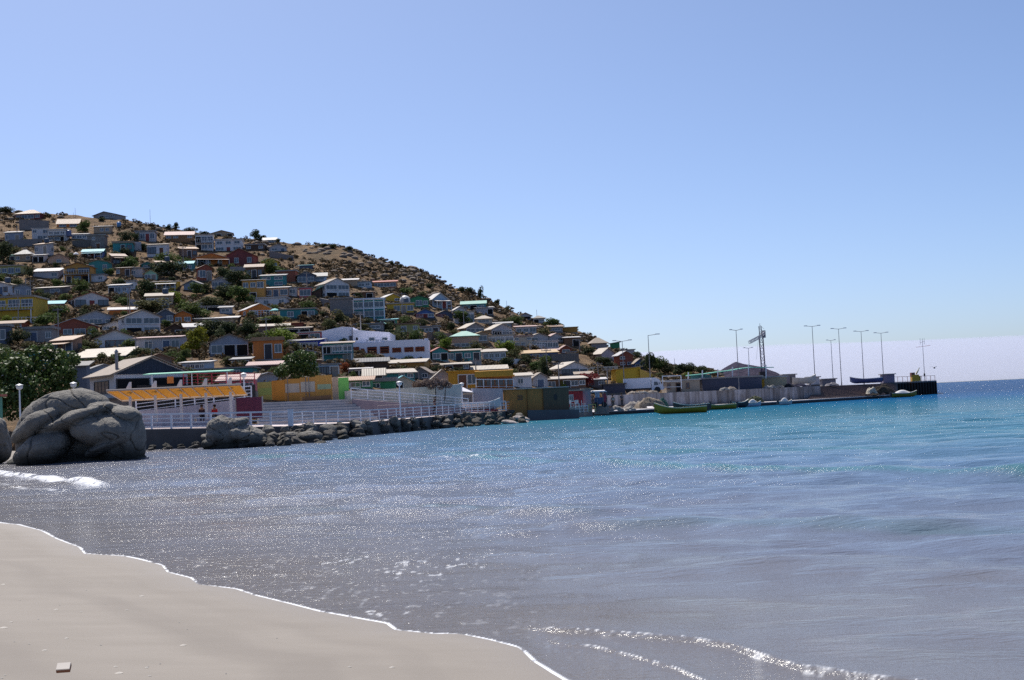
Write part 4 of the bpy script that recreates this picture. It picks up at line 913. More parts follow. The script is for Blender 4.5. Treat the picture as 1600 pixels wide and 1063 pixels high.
# painted hoarding
Dh = 121.0; hd = empty('hoarding', wp(383,628,Dh), R(3), 'tall orange painted hoarding with pale green patches and a bright green right end', 'fence')
k = Dh/F; cols = [(383,402,(.55,.24,.04),600),(402,425,(.42,.36,.10),598.5),(425,445,(.62,.25,.04),597),(445,469,(.58,.27,.06),595.5),(469,493,(.58,.28,.07),594),(493,519,(.60,.30,.07),592),(519,528.5,(.55,.38,.25),595.5),(528.5,545,(.22,.55,.12),597)]
for i, (a, b, cc, yt) in enumerate(cols):
    m = MB(); h = (628-yt)*k; m.box((a-383)*k+.01, 0, -.3, (b-383)*k-.01, .1, h); m.build('board_panel', paint(mul(cc, 1.1), .75, .3, 'hoarding_paint'), hd)
for a, b, y0, y1, cc in ((403,424.5,608,619,(.36,.42,.12)),(446,468,603,617,(.60,.50,.40)),(470,492,601,617,(.60,.52,.42)),(496,517,606,614,(.42,.50,.30))):
    m = MB(); m.box((a-383)*k,-.012,(628-y1)*k,(b-383)*k,-.004,(628-y0)*k); m.build('painted_patch', paint(cc,.8,.4), hd)
for px in (450,478,483): m = MB(); m.bar(((px-383)*k,-.15,-.3),((px-383)*k,-.15,(628-594)*k),.03); m.build('pole', POLEM, hd)
slab_wall(472,518,628,621,627,617,pw(.16,.09,.05),'low dark brown wall in front of the orange hoarding',D0=119.0,D1=119.6)
# beige wall and the pieces round it
slab_wall(543,681,628,611,628,604,pw(.66,.58,.47),'long low beige wall above the mauve ramp',D0=121,D1=133,found=2)
slab_wall(681.5,722,632,604,631,600,pw(.52,.49,.46),'pale grey right end of the long beige wall',D0=133,D1=137,found=2)
# goal frame
m = MB(); D = 116; gm = MB(); a = wp(590,641,D); k = D/F
for px in (590,637,660,686): gm.bar(((px-590)*k,0,0),((px-590)*k,0,14*k),.03)
for z in (14,7): gm.bar((0,0,z*k),((686-590)*k,0,z*k),.025)
tag(gm.build('goal_frame', flat((.30,.25,.26), .6, .3, 'thin_metal'), None, a), 'thin metal tube frame standing in front of the mauve ramp', 'frame')
# orange restaurant
og_ = pw(.55,.27,.03,.25)
H(702,746,607,581,579,0,'f',og_,og_,'.dW','','orange plastered restaurant wing with a dark arched doorway, right of the dry bush','restaurant',D=150)
oroot = H(746,802,607,589,588,0,'f',pw(.30,.12,.03),og_,'WWWW','','glazed orange restaurant porch under a deep ochre fascia','restaurant',D=152,fr='n')
kk = 148/F; m = MB(); w2 = 56*152/F/2; m.hexa([(-w2-.1,-6.3,(607-589)*kk),(w2+.1,-6.3,(607-589)*kk),(w2+.1,-4.55,(607-588)*kk),(-w2-.1,-4.55,(607-588)*kk)], [(-w2-.1,-5.9,(607-580)*kk),(w2+.1,-5.9,(607-580)*kk),(w2+.1,-4.55,(607-579)*kk),(-w2-.1,-4.55,(607-579)*kk)]); m.build('fascia', og_, oroot)
railing([wp(744,606,147,None), wp(803,606,148,None)], .95, 2, .95, 'white railing in front of the orange restaurant porch', group='restaurant rails')
slab_wall(738,786,618,607,618,607,pw(.40,.39,.44),'white base wall below the orange restaurant porch',D0=146,D1=147,found=1.2)
# wooden kiosk
KD = 149.0; kw = boards((.40,.21,.07), 'kiosk_boards', 1.3); kd = boards((.13,.10,.07), 'dark_kiosk_boards', 1.3)
k = KD/F; kroot = empty('kiosk', wp(838,645,KD), R(4), 'large boarded timber kiosk by the quay, ochre left half and dark olive right half', 'kiosk')
m = MB(); m.box(-50*k,0,-.9,12*k,4.2,37.5*k); m.build('ochre_section', kw, kroot)
m = MB(); m.box(12.01*k,-.1,-.9,52*k,4.2,37.2*k); m.build('dark_section', kd, kroot)
m = MB(); m.box(-51*k,-.25,37.55*k,53*k,4.4,38.8*k); m.build('roof', rwhite, kroot)
for u, wd in ((-50,.7),(-13.5,.7),(11,1.0)): m = MB(); m.box(u*k,-.13,-.5,(u+wd)*k,-.02,37.4*k); m.build('corner_trim', flat((.16,.08,.03),.8,.2,'dark_trim'), kroot)
m = MB(); m.box(-28*k,-.06,21*k,-20.5*k,-.02,28*k); fr_ = m.build('window', FRM['k'], kroot)
m = MB()
for i in range(3): m.box((-27.4+2.4*i)*k,-.075,21.8*k,(-25.6+2.4*i)*k,-.062,27.2*k)
m.build('window_pane', boards((.22,.12,.05)), fr_)
m = MB(); n_ = 14; vs = [(31*k+3*k*math.cos(2*math.pi*i/n_), -.13, 23*k+5*k*math.sin(2*math.pi*i/n_)) for i in range(n_)]; vs += [(x, -.101, z) for x, y, z in vs]; m.add(vs, [tuple(range(n_)), tuple(range(2*n_-1, n_-1, -1))]+[(i, (i+1) % n_, n_+(i+1) % n_, n_+i) for i in range(n_)]); m.build('painted_emblem', flat((.05,.05,.055),.8,.2,'dark_emblem'), kroot)
slab_wall(825,905,650,641,648,640,paint((.12,.12,.14),.9,.5),'low dark concrete plinth in front of the timber kiosk',D0=147.2,D1=148.6,found=1)
# yellow warehouse and white truck
H(957,1001,606,577,575,8,'l',pw(.62,.40,.04,.2),rochre,'....','','bright yellow warehouse front above the grey shed','warehouse',D=203)
m = MB(); A = wp(1001,606,203); B = wp(1041,604,222); m.hexa([(A.x,A.y,A.z-1),(B.x,B.y,A.z-1),(B.x,B.y+6,A.z-1),(A.x,A.y+6,A.z-1)], [(A.x,A.y,wp(1001,576.5,203).z),(B.x,B.y,wp(1041,594,222).z),(B.x,B.y+6,wp(1041,594,222).z),(A.x,A.y+6,wp(1001,576.5,203).z)]); tag(m.build('warehouse', pw(.55,.33,.03,.2)), 'orange-yellow side wing of the warehouse sloping down to the right behind the truck', 'warehouse')
H(942,976,614,601,600,0,'f',pw(.055,.06,.09),rdark,'..','','dark grey-blue shed wall left of the white truck','shed',D=186)
TD = 188.0; k = TD/F; tk = empty('truck', wp(1006,615,TD), R(-4), 'white box truck with a sloping cab parked in front of the yellow warehouse', 'truck')
tw = flat((.62,.64,.74), .4, .5, 'truck_white'); blkp = flat((.03,.03,.035), .7, .3, 'black_rubber')
m = MB(); m.box(-31*k,-1.15,.75,11*k,1.15,24*k); m.build('cargo_box', tw, tk); m = MB(); m.box(-31*k,-.9,.5,28*k,.9,.74); m.build('chassis', flat((.05,.05,.06),.7,.3,'chassis_black'), tk)
m = MB(); L = [(12,4.5),(30,4.5),(30.5,9),(27,15),(24.5,20.5),(19,23.5),(12,24)]; vs = [(x*k,-1.1,z*k) for x, z in L]+[(x*k,1.1,z*k) for x, z in L]; n_ = len(L)
m.add(vs, [tuple(range(n_)), tuple(range(2*n_-1, n_-1, -1))]+[(i, (i+1) % n_, n_+(i+1) % n_, n_+i) for i in range(n_)]); cb = m.build('cab', tw, tk)
m = MB(); L = [(16,12),(22.5,12),(21.5,17),(16.5,17.5)]; vs = [(x*k,-1.13,z*k) for x, z in L]+[(x*k,-1.101,z*k) for x, z in L]; m.add(vs, [(0,1,2,3),(7,6,5,4),(0,4,5,1),(1,5,6,2),(2,6,7,3),(3,7,4,0)]); m.build('side_window', GLASS, cb)
m = MB(); m.hexa([(27.6*k,-1.0,14.5*k),(27.9*k,-1.0,14.5*k),(27.9*k,1.0,14.5*k),(27.6*k,1.0,14.5*k)], [(25*k,-1.0,19.8*k),(25.4*k,-1.0,19.8*k),(25.4*k,1.0,19.8*k),(25*k,1.0,19.8*k)]); m.build('windscreen', GLASS, cb)
wm = MB(); wm.add([],[]); wm.lathe([(.2,-.14),(.42,-.14),(.45,-.08),(.45,.08),(.42,.14),(.2,.14)], 16)
wm_me = wm.mesh('wheel', blkp)
for x in (-23,-17,21):
    for y in (-1.0,1.0): link('wheel', wm_me, tk, (x*k, y, .45), (math.pi/2, 0, 0))
m = MB(); m.box(30.6*k,-1.05,.5,31.5*k,1.05,.85); m.build('bumper', tw, tk)
m = MB(); m.box(24*k,-1.35,13*k,24.6*k,-1.12,16*k); m.build('mirror', blkp, tk)
# buildings on the pier platform
H(1036,1091,613,595,593,3,'f',pw(.36,.30,.24),rzinc,'w.o.w..','','beige flat-roofed building with small dark openings right of the truck','building',D=198,fr='n')
H(1091,1184,609,591,589,0,'f',paint((.055,.06,.10),.5,.15,'dark_blue_cladding_panels'),rgrey,'........','','long dark navy-fronted building on the pier platform','building',D=201)
H(1184,1226,606,590,588,0,'f',pw(.40,.34,.24),rzinc,'.....','','beige building with ochre doors below the crane','building',D=206)
_b = [o for o in bpy.data.objects if o.get('label', '').startswith('beige building with ochre')][0]; k = 206/F
for u in (-19.5,-8,6,14): m = MB(); m.box(u*k,-_b.children[0].data.vertices[2].co.y-.06,.05,(u+5.5)*k,-_b.children[0].data.vertices[2].co.y-.003,1.35); m.build('door', pw(.50,.26,.03), _b)
# green translucent roof with white posts on top
gr = empty('canopy', wp(1140,589,204), 0, 'long wavy mint green canopy on white posts above the navy-fronted building', 'canopy'); k = 204/F
mg = flat((.16,.50,.38), .6, .3, 'mint_canopy_cloth'); pts_ = [(1074,584.5),(1100,583),(1120,581),(1140,579.5),(1160,577),(1175,576),(1190,577),(1208,577.5)]
m = MB()
for (a, ya), (b, yb_) in zip(pts_, pts_[1:]):
    m.hexa([((a-1140)*k,-1,(589-ya)*k-.06),((b-1140)*k,-1,(589-yb_)*k-.06),((b-1140)*k,2,(589-yb_)*k),((a-1140)*k,2,(589-ya)*k)], [((a-1140)*k,-1,(589-ya)*k+.06),((b-1140)*k,-1,(589-yb_)*k+.06),((b-1140)*k,2,(589-yb_)*k+.12),((a-1140)*k,2,(589-ya)*k+.12)])
m.build('cloth', mg, gr)
for px, y0, y1 in ((1074,579,590),(1096,577,588),(1120,576.5,586),(1143,574,584.5),(1168,571.5,588),(1195,573,588)):
    m = MB(); m.bar(((px-1140)*k-.05,-1.1,(589-y1)*k-.6),((px-1140)*k+.05,-1.1,(589-y0)*k),.09); m.build('post', RAILM, gr)
m = MB(); m.box((1080-1140)*k,.2,-.6,(1112-1140)*k,1.5,(589-584)*k); m.build('glazed_box', flat((.10,.30,.32),.3,.5,'teal_glazing'), gr)
railing([wp(1036,608.5,187,None), wp(1065,607.5,189,None)], 1.9, 3, 2.6, 'tall white frame railing right of the truck', group='platform rails', th=.05)
# ---------------------------------------------------------------- the big white terrace building
D = hit(590, 556); k = D/F; wb = empty('hotel', wp(590,562,D), 0, 'large white building with a stepped terrace and rust-red barred openings, centre of the village', 'building')
X = lambda px: (px-590)*k
Zp = lambda y: (562-y)*k
def prism(name, a, b, yb, yl, yr_, y0, y1, mat, par):
    m = MB(); m.hexa([(X(a),y0,Zp(yb)),(X(b),y0,Zp(yb)),(X(b),y1,Zp(yb)),(X(a),y1,Zp(yb))], [(X(a),y0,Zp(yl)),(X(b),y0,Zp(yr_)),(X(b),y1,Zp(yr_)),(X(a),y1,Zp(yl))]); return m.build(name, mat, par)
WB = pw(.84,.82,.90,.08)
prism('left_block',502,534,575,512.5,507,1.6,11,WB,wb); prism('left_block_crest',534,551,575,507,508.5,1.6,11,WB,wb); rb_ = prism('right_block',551.05,609,575,513,519.5,1.2,11,WB,wb)
tb = prism('terrace_block',553,672,572,536,536,-2.5,1.1,WB,wb)
for i, (a, b, t) in enumerate(((576,580,531.5),(590,596,532),(598,604,532.5),(612,618,534),(636,641,534.6),(650,656,535),(666,672,533.6))): prism('parapet_step',a,b,535.95,t,t,-2.4,-2.1,WB,wb)
prism('parapet_wall',604,664,535.97,534.8,534.6,-2.5,-2.2,WB,wb)
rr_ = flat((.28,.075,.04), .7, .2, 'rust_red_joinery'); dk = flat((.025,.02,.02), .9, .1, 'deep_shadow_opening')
for i, (a, b, yt, yb) in enumerate(((555,565,542,554),(568,572.5,545,553.5),(578,592,543,554),(597.5,611,543,554),(616.5,629.5,546,553.5),(635,648.5,546,553.5),(652,665.5,546,553.5))):
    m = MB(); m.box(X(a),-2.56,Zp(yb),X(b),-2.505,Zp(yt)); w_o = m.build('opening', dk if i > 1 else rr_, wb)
    m = MB()
    for r in range(3): z = Zp(yb)+(Zp(yt)-Zp(yb))*(.15+.33*r); m.box(X(a)-.03,-2.64,z-.07,X(b)+.03,-2.57,z+.07)
    for u in (X(a)-.02, X(b)-.1): m.box(u,-2.66,Zp(yb),u+.12,-2.645,Zp(yt))
    m.build('bars', rr_, w_o)
for a, b, yt, yb in ((576,586,526,532),(596.5,606,527,532.5)):
    m = MB(); m.box(X(a),1.12,Zp(yb),X(b),1.197,Zp(yt)); wo_ = m.build('window', FRM['w'], wb); m = MB(); m.box(X(a)+.08,1.09,Zp(yb)+.08,X(b)-.08,1.117,Zp(yt)-.08); m.build('window_pane', GLASS, wo_)
m = MB(); m.box(X(545),1.4,Zp(529),X(550),1.597,Zp(522)); m.build('air_unit', flat((.10,.10,.12),.6,.3,'dark_unit'), wb)
m = MB(); m.bar((X(551),1.0,Zp(534)),(X(551),1.0,Zp(509)),.06); m.build('drain_pipe', POLEM, wb)
m = MB(); m.box(X(556),1.1,Zp(529.5),X(559),1.197,Zp(525.5)); m.build('small_window', dk, wb)
# green glass house frames
_g = [o for o in bpy.data.objects if o.get('label', '').startswith('green glass house')][0]; ws = [c for c in _g.children if c.name.startswith('wall')][0].data.vertices; x1 = max(v.co.x for v in ws); y0 = min(v.co.y for v in ws); h1 = max(v.co.z for v in ws)
m = MB()
for i in range(4):
    x = -x1+(2*x1-.2)*i/3; m.box(x,y0-.9,-1,x+.2,y0-.7,h1+.3)
for z in (h1*.5, h1+.1): m.box(-x1,y0-.95,z,x1,y0-.905,z+.22)
for i in range(4):
    x = -x1+(2*x1-.2)*i/3; m.box(x+.03,y0-.69,h1+.1,x+.17,y0-.16,h1+.25)
m.build('white_frame', RAILM, _g)
# white dome tank, parasols
def parasol(px, yb, yt, wpx, cm, label):
    D = hit(px, yb); k = D/F; h = (yb-yt)*k; r = wpx*k/2; o = empty('parasol', wp(px,yb,D), 0, label, 'parasol'); m = MB(); m.lathe([(r,h*.72),(r*.95,h*.78),(r*.5,h*.93),(.05,h)], 12); m.build('canopy', cm, o); m = MB(); m.bar((0,0,-.5),(0,0,h*.95),.05); m.build('pole', POLEM, o)
parasol(119,409,394,9,flat((.72,.71,.72),.7,.2,'white_canvas'),'white parasol on the upper left slope beside the bright blue bungalow')
parasol(430,497,482,17,flat((.20,.50,.50),.7,.2,'turquoise_canvas'),'turquoise parasol over the white fence beside the orange bungalow')
parasol(600,514,504,14,flat((.25,.58,.50),.7,.2,'mint_canvas'),'mint parasol below the green glass house')
D = hit(633,476); m = MB(); m.lathe([(1.1,0),(1.15,.7),(1.0,1.2),(.6,1.6),(.1,1.75)], 16); tag(m.build('tank', flat((.68,.66,.64),.5,.3,'white_tank'), None, wp(633,475,D-2), smooth_=True), 'white dome-topped tank above the lower yellow house', 'tank')
D = hit(105,375)-1; m = MB(); m.lathe([(.7,0),(.75,.1),(.75,1.3),(.5,1.55),(.1,1.6)], 14); tag(m.build('tank', flat((.12,.15,.28),.4,.4,'blue_tank'), None, wp(107,370,D), smooth_=True), 'dark blue water tank at the right end of the white modern pair', 'tank')
D = hit(186,356); m = MB(); m.lathe([(.6,0),(.6,1.1),(.35,1.35),(.1,1.4)], 12); tag(m.build('tank', flat((.10,.28,.55),.4,.4,'bright_blue_tank'), None, wp(186,355,D), smooth_=True), 'bright blue water tank on the bare upper slope', 'tank')
# fences on the slope
railing([ground_at(390,497), ground_at(443,496)], 1.3, 4, .5, 'white picket fence in front of the orange bungalow, centre', group='garden fences', name='fence')
railing([ground_at(650,499), ground_at(706,499)], 1.0, 3, .5, 'red fence in front of the two blue cottages, right-centre', group='garden fences', mat=flat((.33,.07,.06),.7,.2,'red_fence'), name='fence')
railing([ground_at(828,547), ground_at(873,546)], 1.0, 4, .6, 'white balustrade below the white colonnade house', group='garden fences', name='fence')
railing([ground_at(20,506), ground_at(62,506)], 1.1, 3, .8, 'pale balcony fence under the mustard house', group='garden fences', name='fence')
# ---------------------------------------------------------------- poles and lamps
def upole(px, yb, yt, label, D=None, arm=1, r=.09, mat=None, cat='utility pole', name='utility_pole'):
    D = D or hit(px, yb); k = D/F; h = (yb-yt)*k; o = empty(name, wp(px,yb,D), 0, label, cat, 'poles on the slope'); m = MB(); m.bar((0,0,-1),(0,0,h),r,r*.65,8); m.build('pole', mat or POLEG, o)
    for i in range(arm):
        z = h-.35-.7*i; m = MB(); m.box(-.75,-.16,z,.75,-.08,z+.1)
        for x in (-.65,-.2,.2,.65): m.bar((x,-.12,z+.1),(x,-.12,z+.28),.035)
        m.build('crossarm', POLEM, o)
    return o
for a in ((29,506,458,'utility pole in front of the mustard yellow house'),(92,541,481,'tall concrete pole in front of the reddish brown gable house'),(204,521,446,'pair-leaning utility pole just left of the white two-storey gable house'),
          (201,521,458,'thin grey pole carrying a white lamp beside the white two-storey gable house'),(235,352,327,'tall thin mast standing on the skyline above the grey and white house'),(118,348,325,'dark mast at the left hilltop right of the maroon house'),(115,348,332,'short dark mast at the left hilltop'),
          (417,541,496,'utility pole beside the round bright green tree'),(334,531,497,'utility pole above the lavender-fronted gable house'),(75,378,356,'thin pole before the white modern pair'),
          (565,546,488,'tall pole in front of the large white building'),(629,492,457,'pole in front of the two yellow houses'),(725,511,480,'pole before the white walled house on the right slope'),(48,470,437,'grey pole left of the turquoise-roofed brick shed'),
          (482,589,544,'grey pole in front of the large-leaved tree behind the hoarding'),(745,607,560,'pole in front of the orange restaurant wing'),(855,585,545,'pole beside the broad ochre roof'),(874,607,566,'pole in front of the long timber and teal row'),
          (792,482,470,'small mast on the right skyline'),(839,497,484,'mast on the right crest above the pavilion house'),(906,553,530,'pole on the right spur beside the sandy gully'),(213,560,528,'white pole behind the tan roof of the white seafront building'),
          (655,602,578,'thin pole in front of the twin-gable house'),(935,592,566,'pole behind the red-flowering bush'),(1055,587,560,'thin dark post at the end of the headland'),(287,425,385,'pole left of the orange gable house'),(480,455,425,'pole beside the dark shaded gable house'),(950,611,575,'pole left of the yellow warehouse')):
    upole(*a, arm=0 if ('mast' in a[3] or 'thin' in a[3] or 'post' in a[3]) else 1, r=.05 if ('mast' in a[3] or 'thin' in a[3]) else .1)
lampm = flat((.55,.55,.58), .4, .4, 'lamp_housing')
def lamp(px, pyb, pxt, pyt, D, label, arms=2, span=1.35, group='tall double-armed lamps', zb=None):
    b = wp(px, pyb, D, zb); t = wp(pxt, pyt, D); h = t.z-b.z; o = empty('street_lamp', b, 0, label, 'street lamp', group)
    m = MB(); m.bar((0,0,0),(0,0,h),.075,.04,8); m.bar((0,0,0),(0,0,.5),.12,.1,8); m.build('pole', POLEM, o)
    for sgn in ((-1, 1) if arms == 2 else (1,)):
        m = MB(); m.bar((0,0,h-.05),(sgn*span*.75,0,h+.08),.035); ar = m.build('arm', POLEM, o); m = MB(); x0, x1 = sorted((sgn*span*.65, sgn*span*1.05)); m.box(x0,-.12,h+.05,x1,.12,h+.17); m.build('lamp_head', lampm, ar)
    return o
lamp(976,612,974,533,192,'double-armed lamp rising in front of the yellow warehouse',zb=2.5); lamp(1017,612,1013,524,190,'single-armed lamp whose arm points right above the truck cab',arms=1,span=1.6,zb=2.5)
lamp(1155,609,1151,516,198,'double-armed lamp in front of the navy-fronted building',zb=2.5,span=.95); lamp(1172,597,1170,544,262,'short far double-armed lamp beside the crane',span=.9,zb=2.5)
lamp(1274,600,1269,510,226,'leftmost and tallest lamp on the open pier',zb=2.5); lamp(1302,598,1300,532,262,'shortest far lamp between two tall pier lamps',span=.9,zb=2.5)
lamp(1315,600,1311,514,236,'second tall pier lamp, right of the short far lamp',zb=2.5); lamp(1350,598,1347,518,246,'third tall pier lamp, above the blue and white boat',zb=2.5); lamp(1381,598,1378,520.5,252,'rightmost tall pier lamp, beside the mauve box',zb=2.5)
def globe(px, pyb, pyt, D, label):
    b = wp(px, pyb, D); h = wp(px, pyt, D).z-b.z; o = empty('promenade_lamp', b, 0, label, 'lamp', 'low white promenade lamps'); m = MB(); m.bar((0,0,0),(0,0,h-.3),.07,.05,8); m.build('pole', RAILM, o); m = MB(); m.lathe([(.06,h-.3),(.2,h-.2),(.24,h-.05),(.1,h+.04)], 12); m.lathe([(.3,h+.04),(.05,h+.14)], 12); m.build('globe', flat((.62,.64,.68),.35,.4,'lamp_glass'), o)
globe(626,650,598,116,'white lamp post with a domed top left of the thin metal frame'); globe(723,640,600,139,'white lamp post beside the grey end of the beige wall'); globe(32,664,603,92,'white lamp post rising behind the big boulder at the left'); globe(116,640,600,96,'small white lamp top just above the right shoulder of the big boulder'); globe(382,622,585,108,'white lamp post at the right end of the pergola')
# navigation mast on the pier head
o = empty('navigation_mast', wp(1445,594,258,2.6), 0, 'red and white latticed antenna mast near the pier end', 'mast'); h = wp(1443,529,258).z-2.6
m = MB(); m.bar((0,0,0),(0,0,h),.06,.03); m.build('pole', POLEM, o); m = MB(); m.bar((-1.3,0,h*.80),(1.5,0,h*.83),.03); m.build('yard', flat((.55,.12,.12),.6,.3,'red_yard'), o)
m = MB()
for x in (-.45,0,.35): m.bar((x,0,h*.86),(x,0,h+.15*abs(x)),.025)
m.bar((-.5,0,h*.9),(.4,0,h*.93),.025); m.build('aerial', POLEM, o); m = MB(); m.lathe([(.05,-.1),(.16,0),(.16,.45),(.05,.55)], 8, (0,0,h*.12)); m.build('lantern', flat((.05,.04,.05),.5,.3,'dark_lantern'), o)
# ---------------------------------------------------------------- tower crane
D = 232.0; k = D/F; cr = empty('tower_crane', wp(1194,592,D,2.5), 0, 'dark latticed tower crane with pale jib behind the canopy on the pier', 'crane')
navy = flat((.035,.03,.09), .5, .4, 'navy_steel'); htop = wp(1191,508,D).z-2.5; hj = wp(1192,526,D).z-2.5; wd = .32
def lattice(m, p, q, w0, n, r=.045):
    p = Vector(p); q = Vector(q); d = (q-p).normalized(); a = Vector((1,0,0)) if abs(d.x) < .5 else Vector((0,0,1)); a = (a-d*a.dot(d)).normalized(); b = d.cross(a); cs = [a*sx*w0+b*sy*w0 for sx, sy in ((-1,-1),(1,-1),(1,1),(-1,1))]
    for c_ in cs: m.bar(p+c_, q+c_, r, n=4)
    for i in range(n):
        A = p.lerp(q, i/n); B = p.lerp(q, (i+1)/n)
        for j in range(4): m.bar(A+cs[j], B+cs[(j+1) % 4], r*.7, n=4); m.bar(B+cs[j], B+cs[(j+1) % 4], r*.7, n=4)
m = MB(); lattice(m, (0,0,-.5), (-.15,0,hj), wd, 9, .06); m.build('mast', navy, cr)
m = MB(); lattice(m, (-.15,0,hj), (-.25,0,htop-.2), .2, 3, .035); m.bar((-.25,0,htop-.3),(-.25,0,htop+.3),.03); m.build('tower_top', navy, cr)
jm = flat((.45,.46,.50), .5, .4, 'pale_jib_steel'); e = Vector(((1169-1192)*k,-2,hj-1.0)); m = MB(); lattice(m, (-.1,-.3,hj+.1), e, .22, 9, .045); m.build('jib', jm, cr)
m = MB(); lattice(m, (0,.3,hj+.3), (1.1,3.6,hj+.9), .22, 3, .045); m.build('counter_jib', jm, cr); m = MB(); m.box(.7,2.9,hj-.1,1.25,3.6,hj+1.2); m.build('counterweight', flat((.22,.22,.26),.8,.2,'counterweight_concrete'), cr)
m = MB(); m.bar((-.25,0,htop),(e+Vector((.3,.5,.35)))*.6,.015); m.bar((-.25,0,htop),(1.1,3.4,hj+1.5),.02); m.build('tie_rod', POLEM, cr)
m = MB(); m.box(-.8,-.6,.9,.25,.6,3.0); m.build('operator_cab', flat((.03,.025,.03),.6,.3,'dark_cab'), cr)
# ---------------------------------------------------------------- boats
def hull_mesh(m, L, B, Hh, bow=.35, n=14):
    """open wooden fishing boat, bow at +x; returns sheer line"""
    rings = []; sheer = []
    for i in range(n+1):
        t = i/n; x = -L/2+L*t; b = B/2*(1-max(0, (t-.45)/.55)**2.3)*(.72+.28*min(1, t*4)); b = max(b, .03); z1 = Hh*(.78+bow*max(0, (t-.5)*2)**2+.12*(1-t)**3); kz = .05*Hh+Hh*.35*max(0, (t-.8)/.2)**2
        rings.append([(x,-b,z1),(x,-b*.86,z1*.5+kz*.5),(x,-b*.45,kz+.06*Hh),(x,0,kz),(x,b*.45,kz+.06*Hh),(x,b*.86,z1*.5+kz*.5),(x,b,z1)]); sheer.append((x, b, z1))
    vs = [p for r in rings for p in r]; fs = []
    for i in range(n):
        for j in range(6): fs.append((i*7+j, (i+1)*7+j, (i+1)*7+j+1, i*7+j+1))
    fs.append(tuple(range(6, -1, -1))); fs.append(tuple(range(n*7, n*7+7)))
    ins = []
    for r in rings: ins.append([(x*.985, y*.88, max(z*.99, Hh*.22) if j in (0, 6) else max(z, Hh*.22)) for j, (x, y, z) in enumerate(r)])
    m.add(vs, fs)
    return sheer, ins
def boat(px0, px1, yw, D, Hm, hullc, inc, rz, label, z=0, group='small boats at the quay', load=None, flip=False, stripe=None, bow=.45):
    k = D/F; L = (px1-px0)*k/math.cos(rz); c = wp((px0+px1)/2, yw, D, z); o = empty('boat', c, rz+(math.pi if flip else 0), label, 'boat', group)
    B = L*.30; m = MB(); sh, ins = hull_mesh(m, L, B, Hm, bow); m.build('hull', flat(hullc, .5, .4, 'boat_hull_paint'), o, smooth_=True)
    m = MB()
    for sg in (-1, 1):
        for a, b in zip(sh, sh[1:]): m.rbar((a[0], sg*a[1], a[2]+.02), (b[0], sg*b[1], b[2]+.02), .12, .10)
    m.build('gunwale', flat(stripe or (.62,.58,.50), .6, .3, 'gunwale_paint'), o)
    m = MB(); m.add([p for r in ins for p in r], [(i*7+j+1, (i+1)*7+j+1, (i+1)*7+j, i*7+j) for i in range(len(ins)-1) for j in range(6)]); m.build('inner_planking', flat(inc, .8, .2, 'boat_inside'), o)
    for t in (.22, .42, .62):
        x, b, z1 = sh[int(t*14)]; m = MB(); m.box(x-.12, -b*.86, z1*.72, x+.12, b*.86, z1*.72+.05); m.build('thwart', flat((.40,.33,.25),.7,.2,'thwart_wood'), o)
    m = MB(); x, b, z1 = sh[0]; m.box(x-.28,-.14,z1*.3,x-.03,.14,z1+.25); m.build('outboard_motor', flat((.05,.05,.06),.5,.4,'motor_black'), o)
    if load == 'cover':
        m = MB(); vs = []; n_ = 8
        for i in range(n_+1):
            x, b, z1 = sh[2+i]; hh = .55*math.sin(math.pi*(i+.6)/(n_+1.2))
            for j in range(7): u = -1+j/3; vs.append((x, b*.9*u, z1+.02+hh*(1-u*u)))
        m.add(vs, [(i*7+j, (i+1)*7+j, (i+1)*7+j+1, i*7+j+1) for i in range(n_) for j in range(6)]); m.build('tarpaulin', flat((.66,.65,.66),.7,.2,'white_tarp'), o, smooth_=True)
    return o
boat(1023,1104,646.5,147.5,.85,(.30,.22,.02),(.05,.04,.03),R(-4),'long olive-yellow open fishing boat floating nearest, in front of the quay',flip=True,stripe=(.62,.58,.42),bow=.8)
boat(1098,1150,637,167,.75,(.26,.22,.03),(.05,.04,.03),R(3),'yellow boat moored just right of the nearest boat against the quay',flip=True,stripe=(.60,.55,.35))
boat(1052,1108,640,164,1.0,(.06,.05,.04),(.04,.03,.03),R(6),'dark brown boat moored behind the nearest olive-yellow boat',flip=True)
boat(1143,1170,635,176,.9,(.03,.03,.04),(.03,.03,.03),R(10),'small black boat between the yellow and the pale blue boats')
boat(1167,1189,634.5,180,.65,(.35,.42,.55),(.25,.28,.33),R(-8),'small pale blue dinghy at the quay',load='cover')
boat(1217,1238,633,184,.6,(.42,.46,.52),(.3,.3,.33),R(5),'small white dinghy with a white bundle at the quay',load='cover')
boat(1393,1433,621,216,.85,(.24,.20,.03),(.05,.04,.03),R(4),'olive boat with a white tarpaulin moored below the pier head',load='cover')
boat(1328,1378,597,228,1.0,(.05,.08,.22),(.5,.52,.6),R(3),'blue and white boat lying on top of the pier by the steps',z=2.6,group='boats on the pier',stripe=(.65,.66,.7),flip=True)
boat(1238,1275,600,214,1.25,(.46,.43,.40),(.3,.28,.26),R(-5),'pale beige boat stored high on the platform behind the leftmost pier lamp',z=2.9,group='boats on the pier')
m = MB()
for x in (-1.0, 1.0): m.bar((x,-.4,0),(x,-.1,.5),.06); m.bar((x,.4,0),(x,.1,.5),.06)
tag(m.build('boat_cradle', POLEM, None, wp(1257,602,214,2.5)), 'dark steel cradle under the pale beige boat', 'cradle')
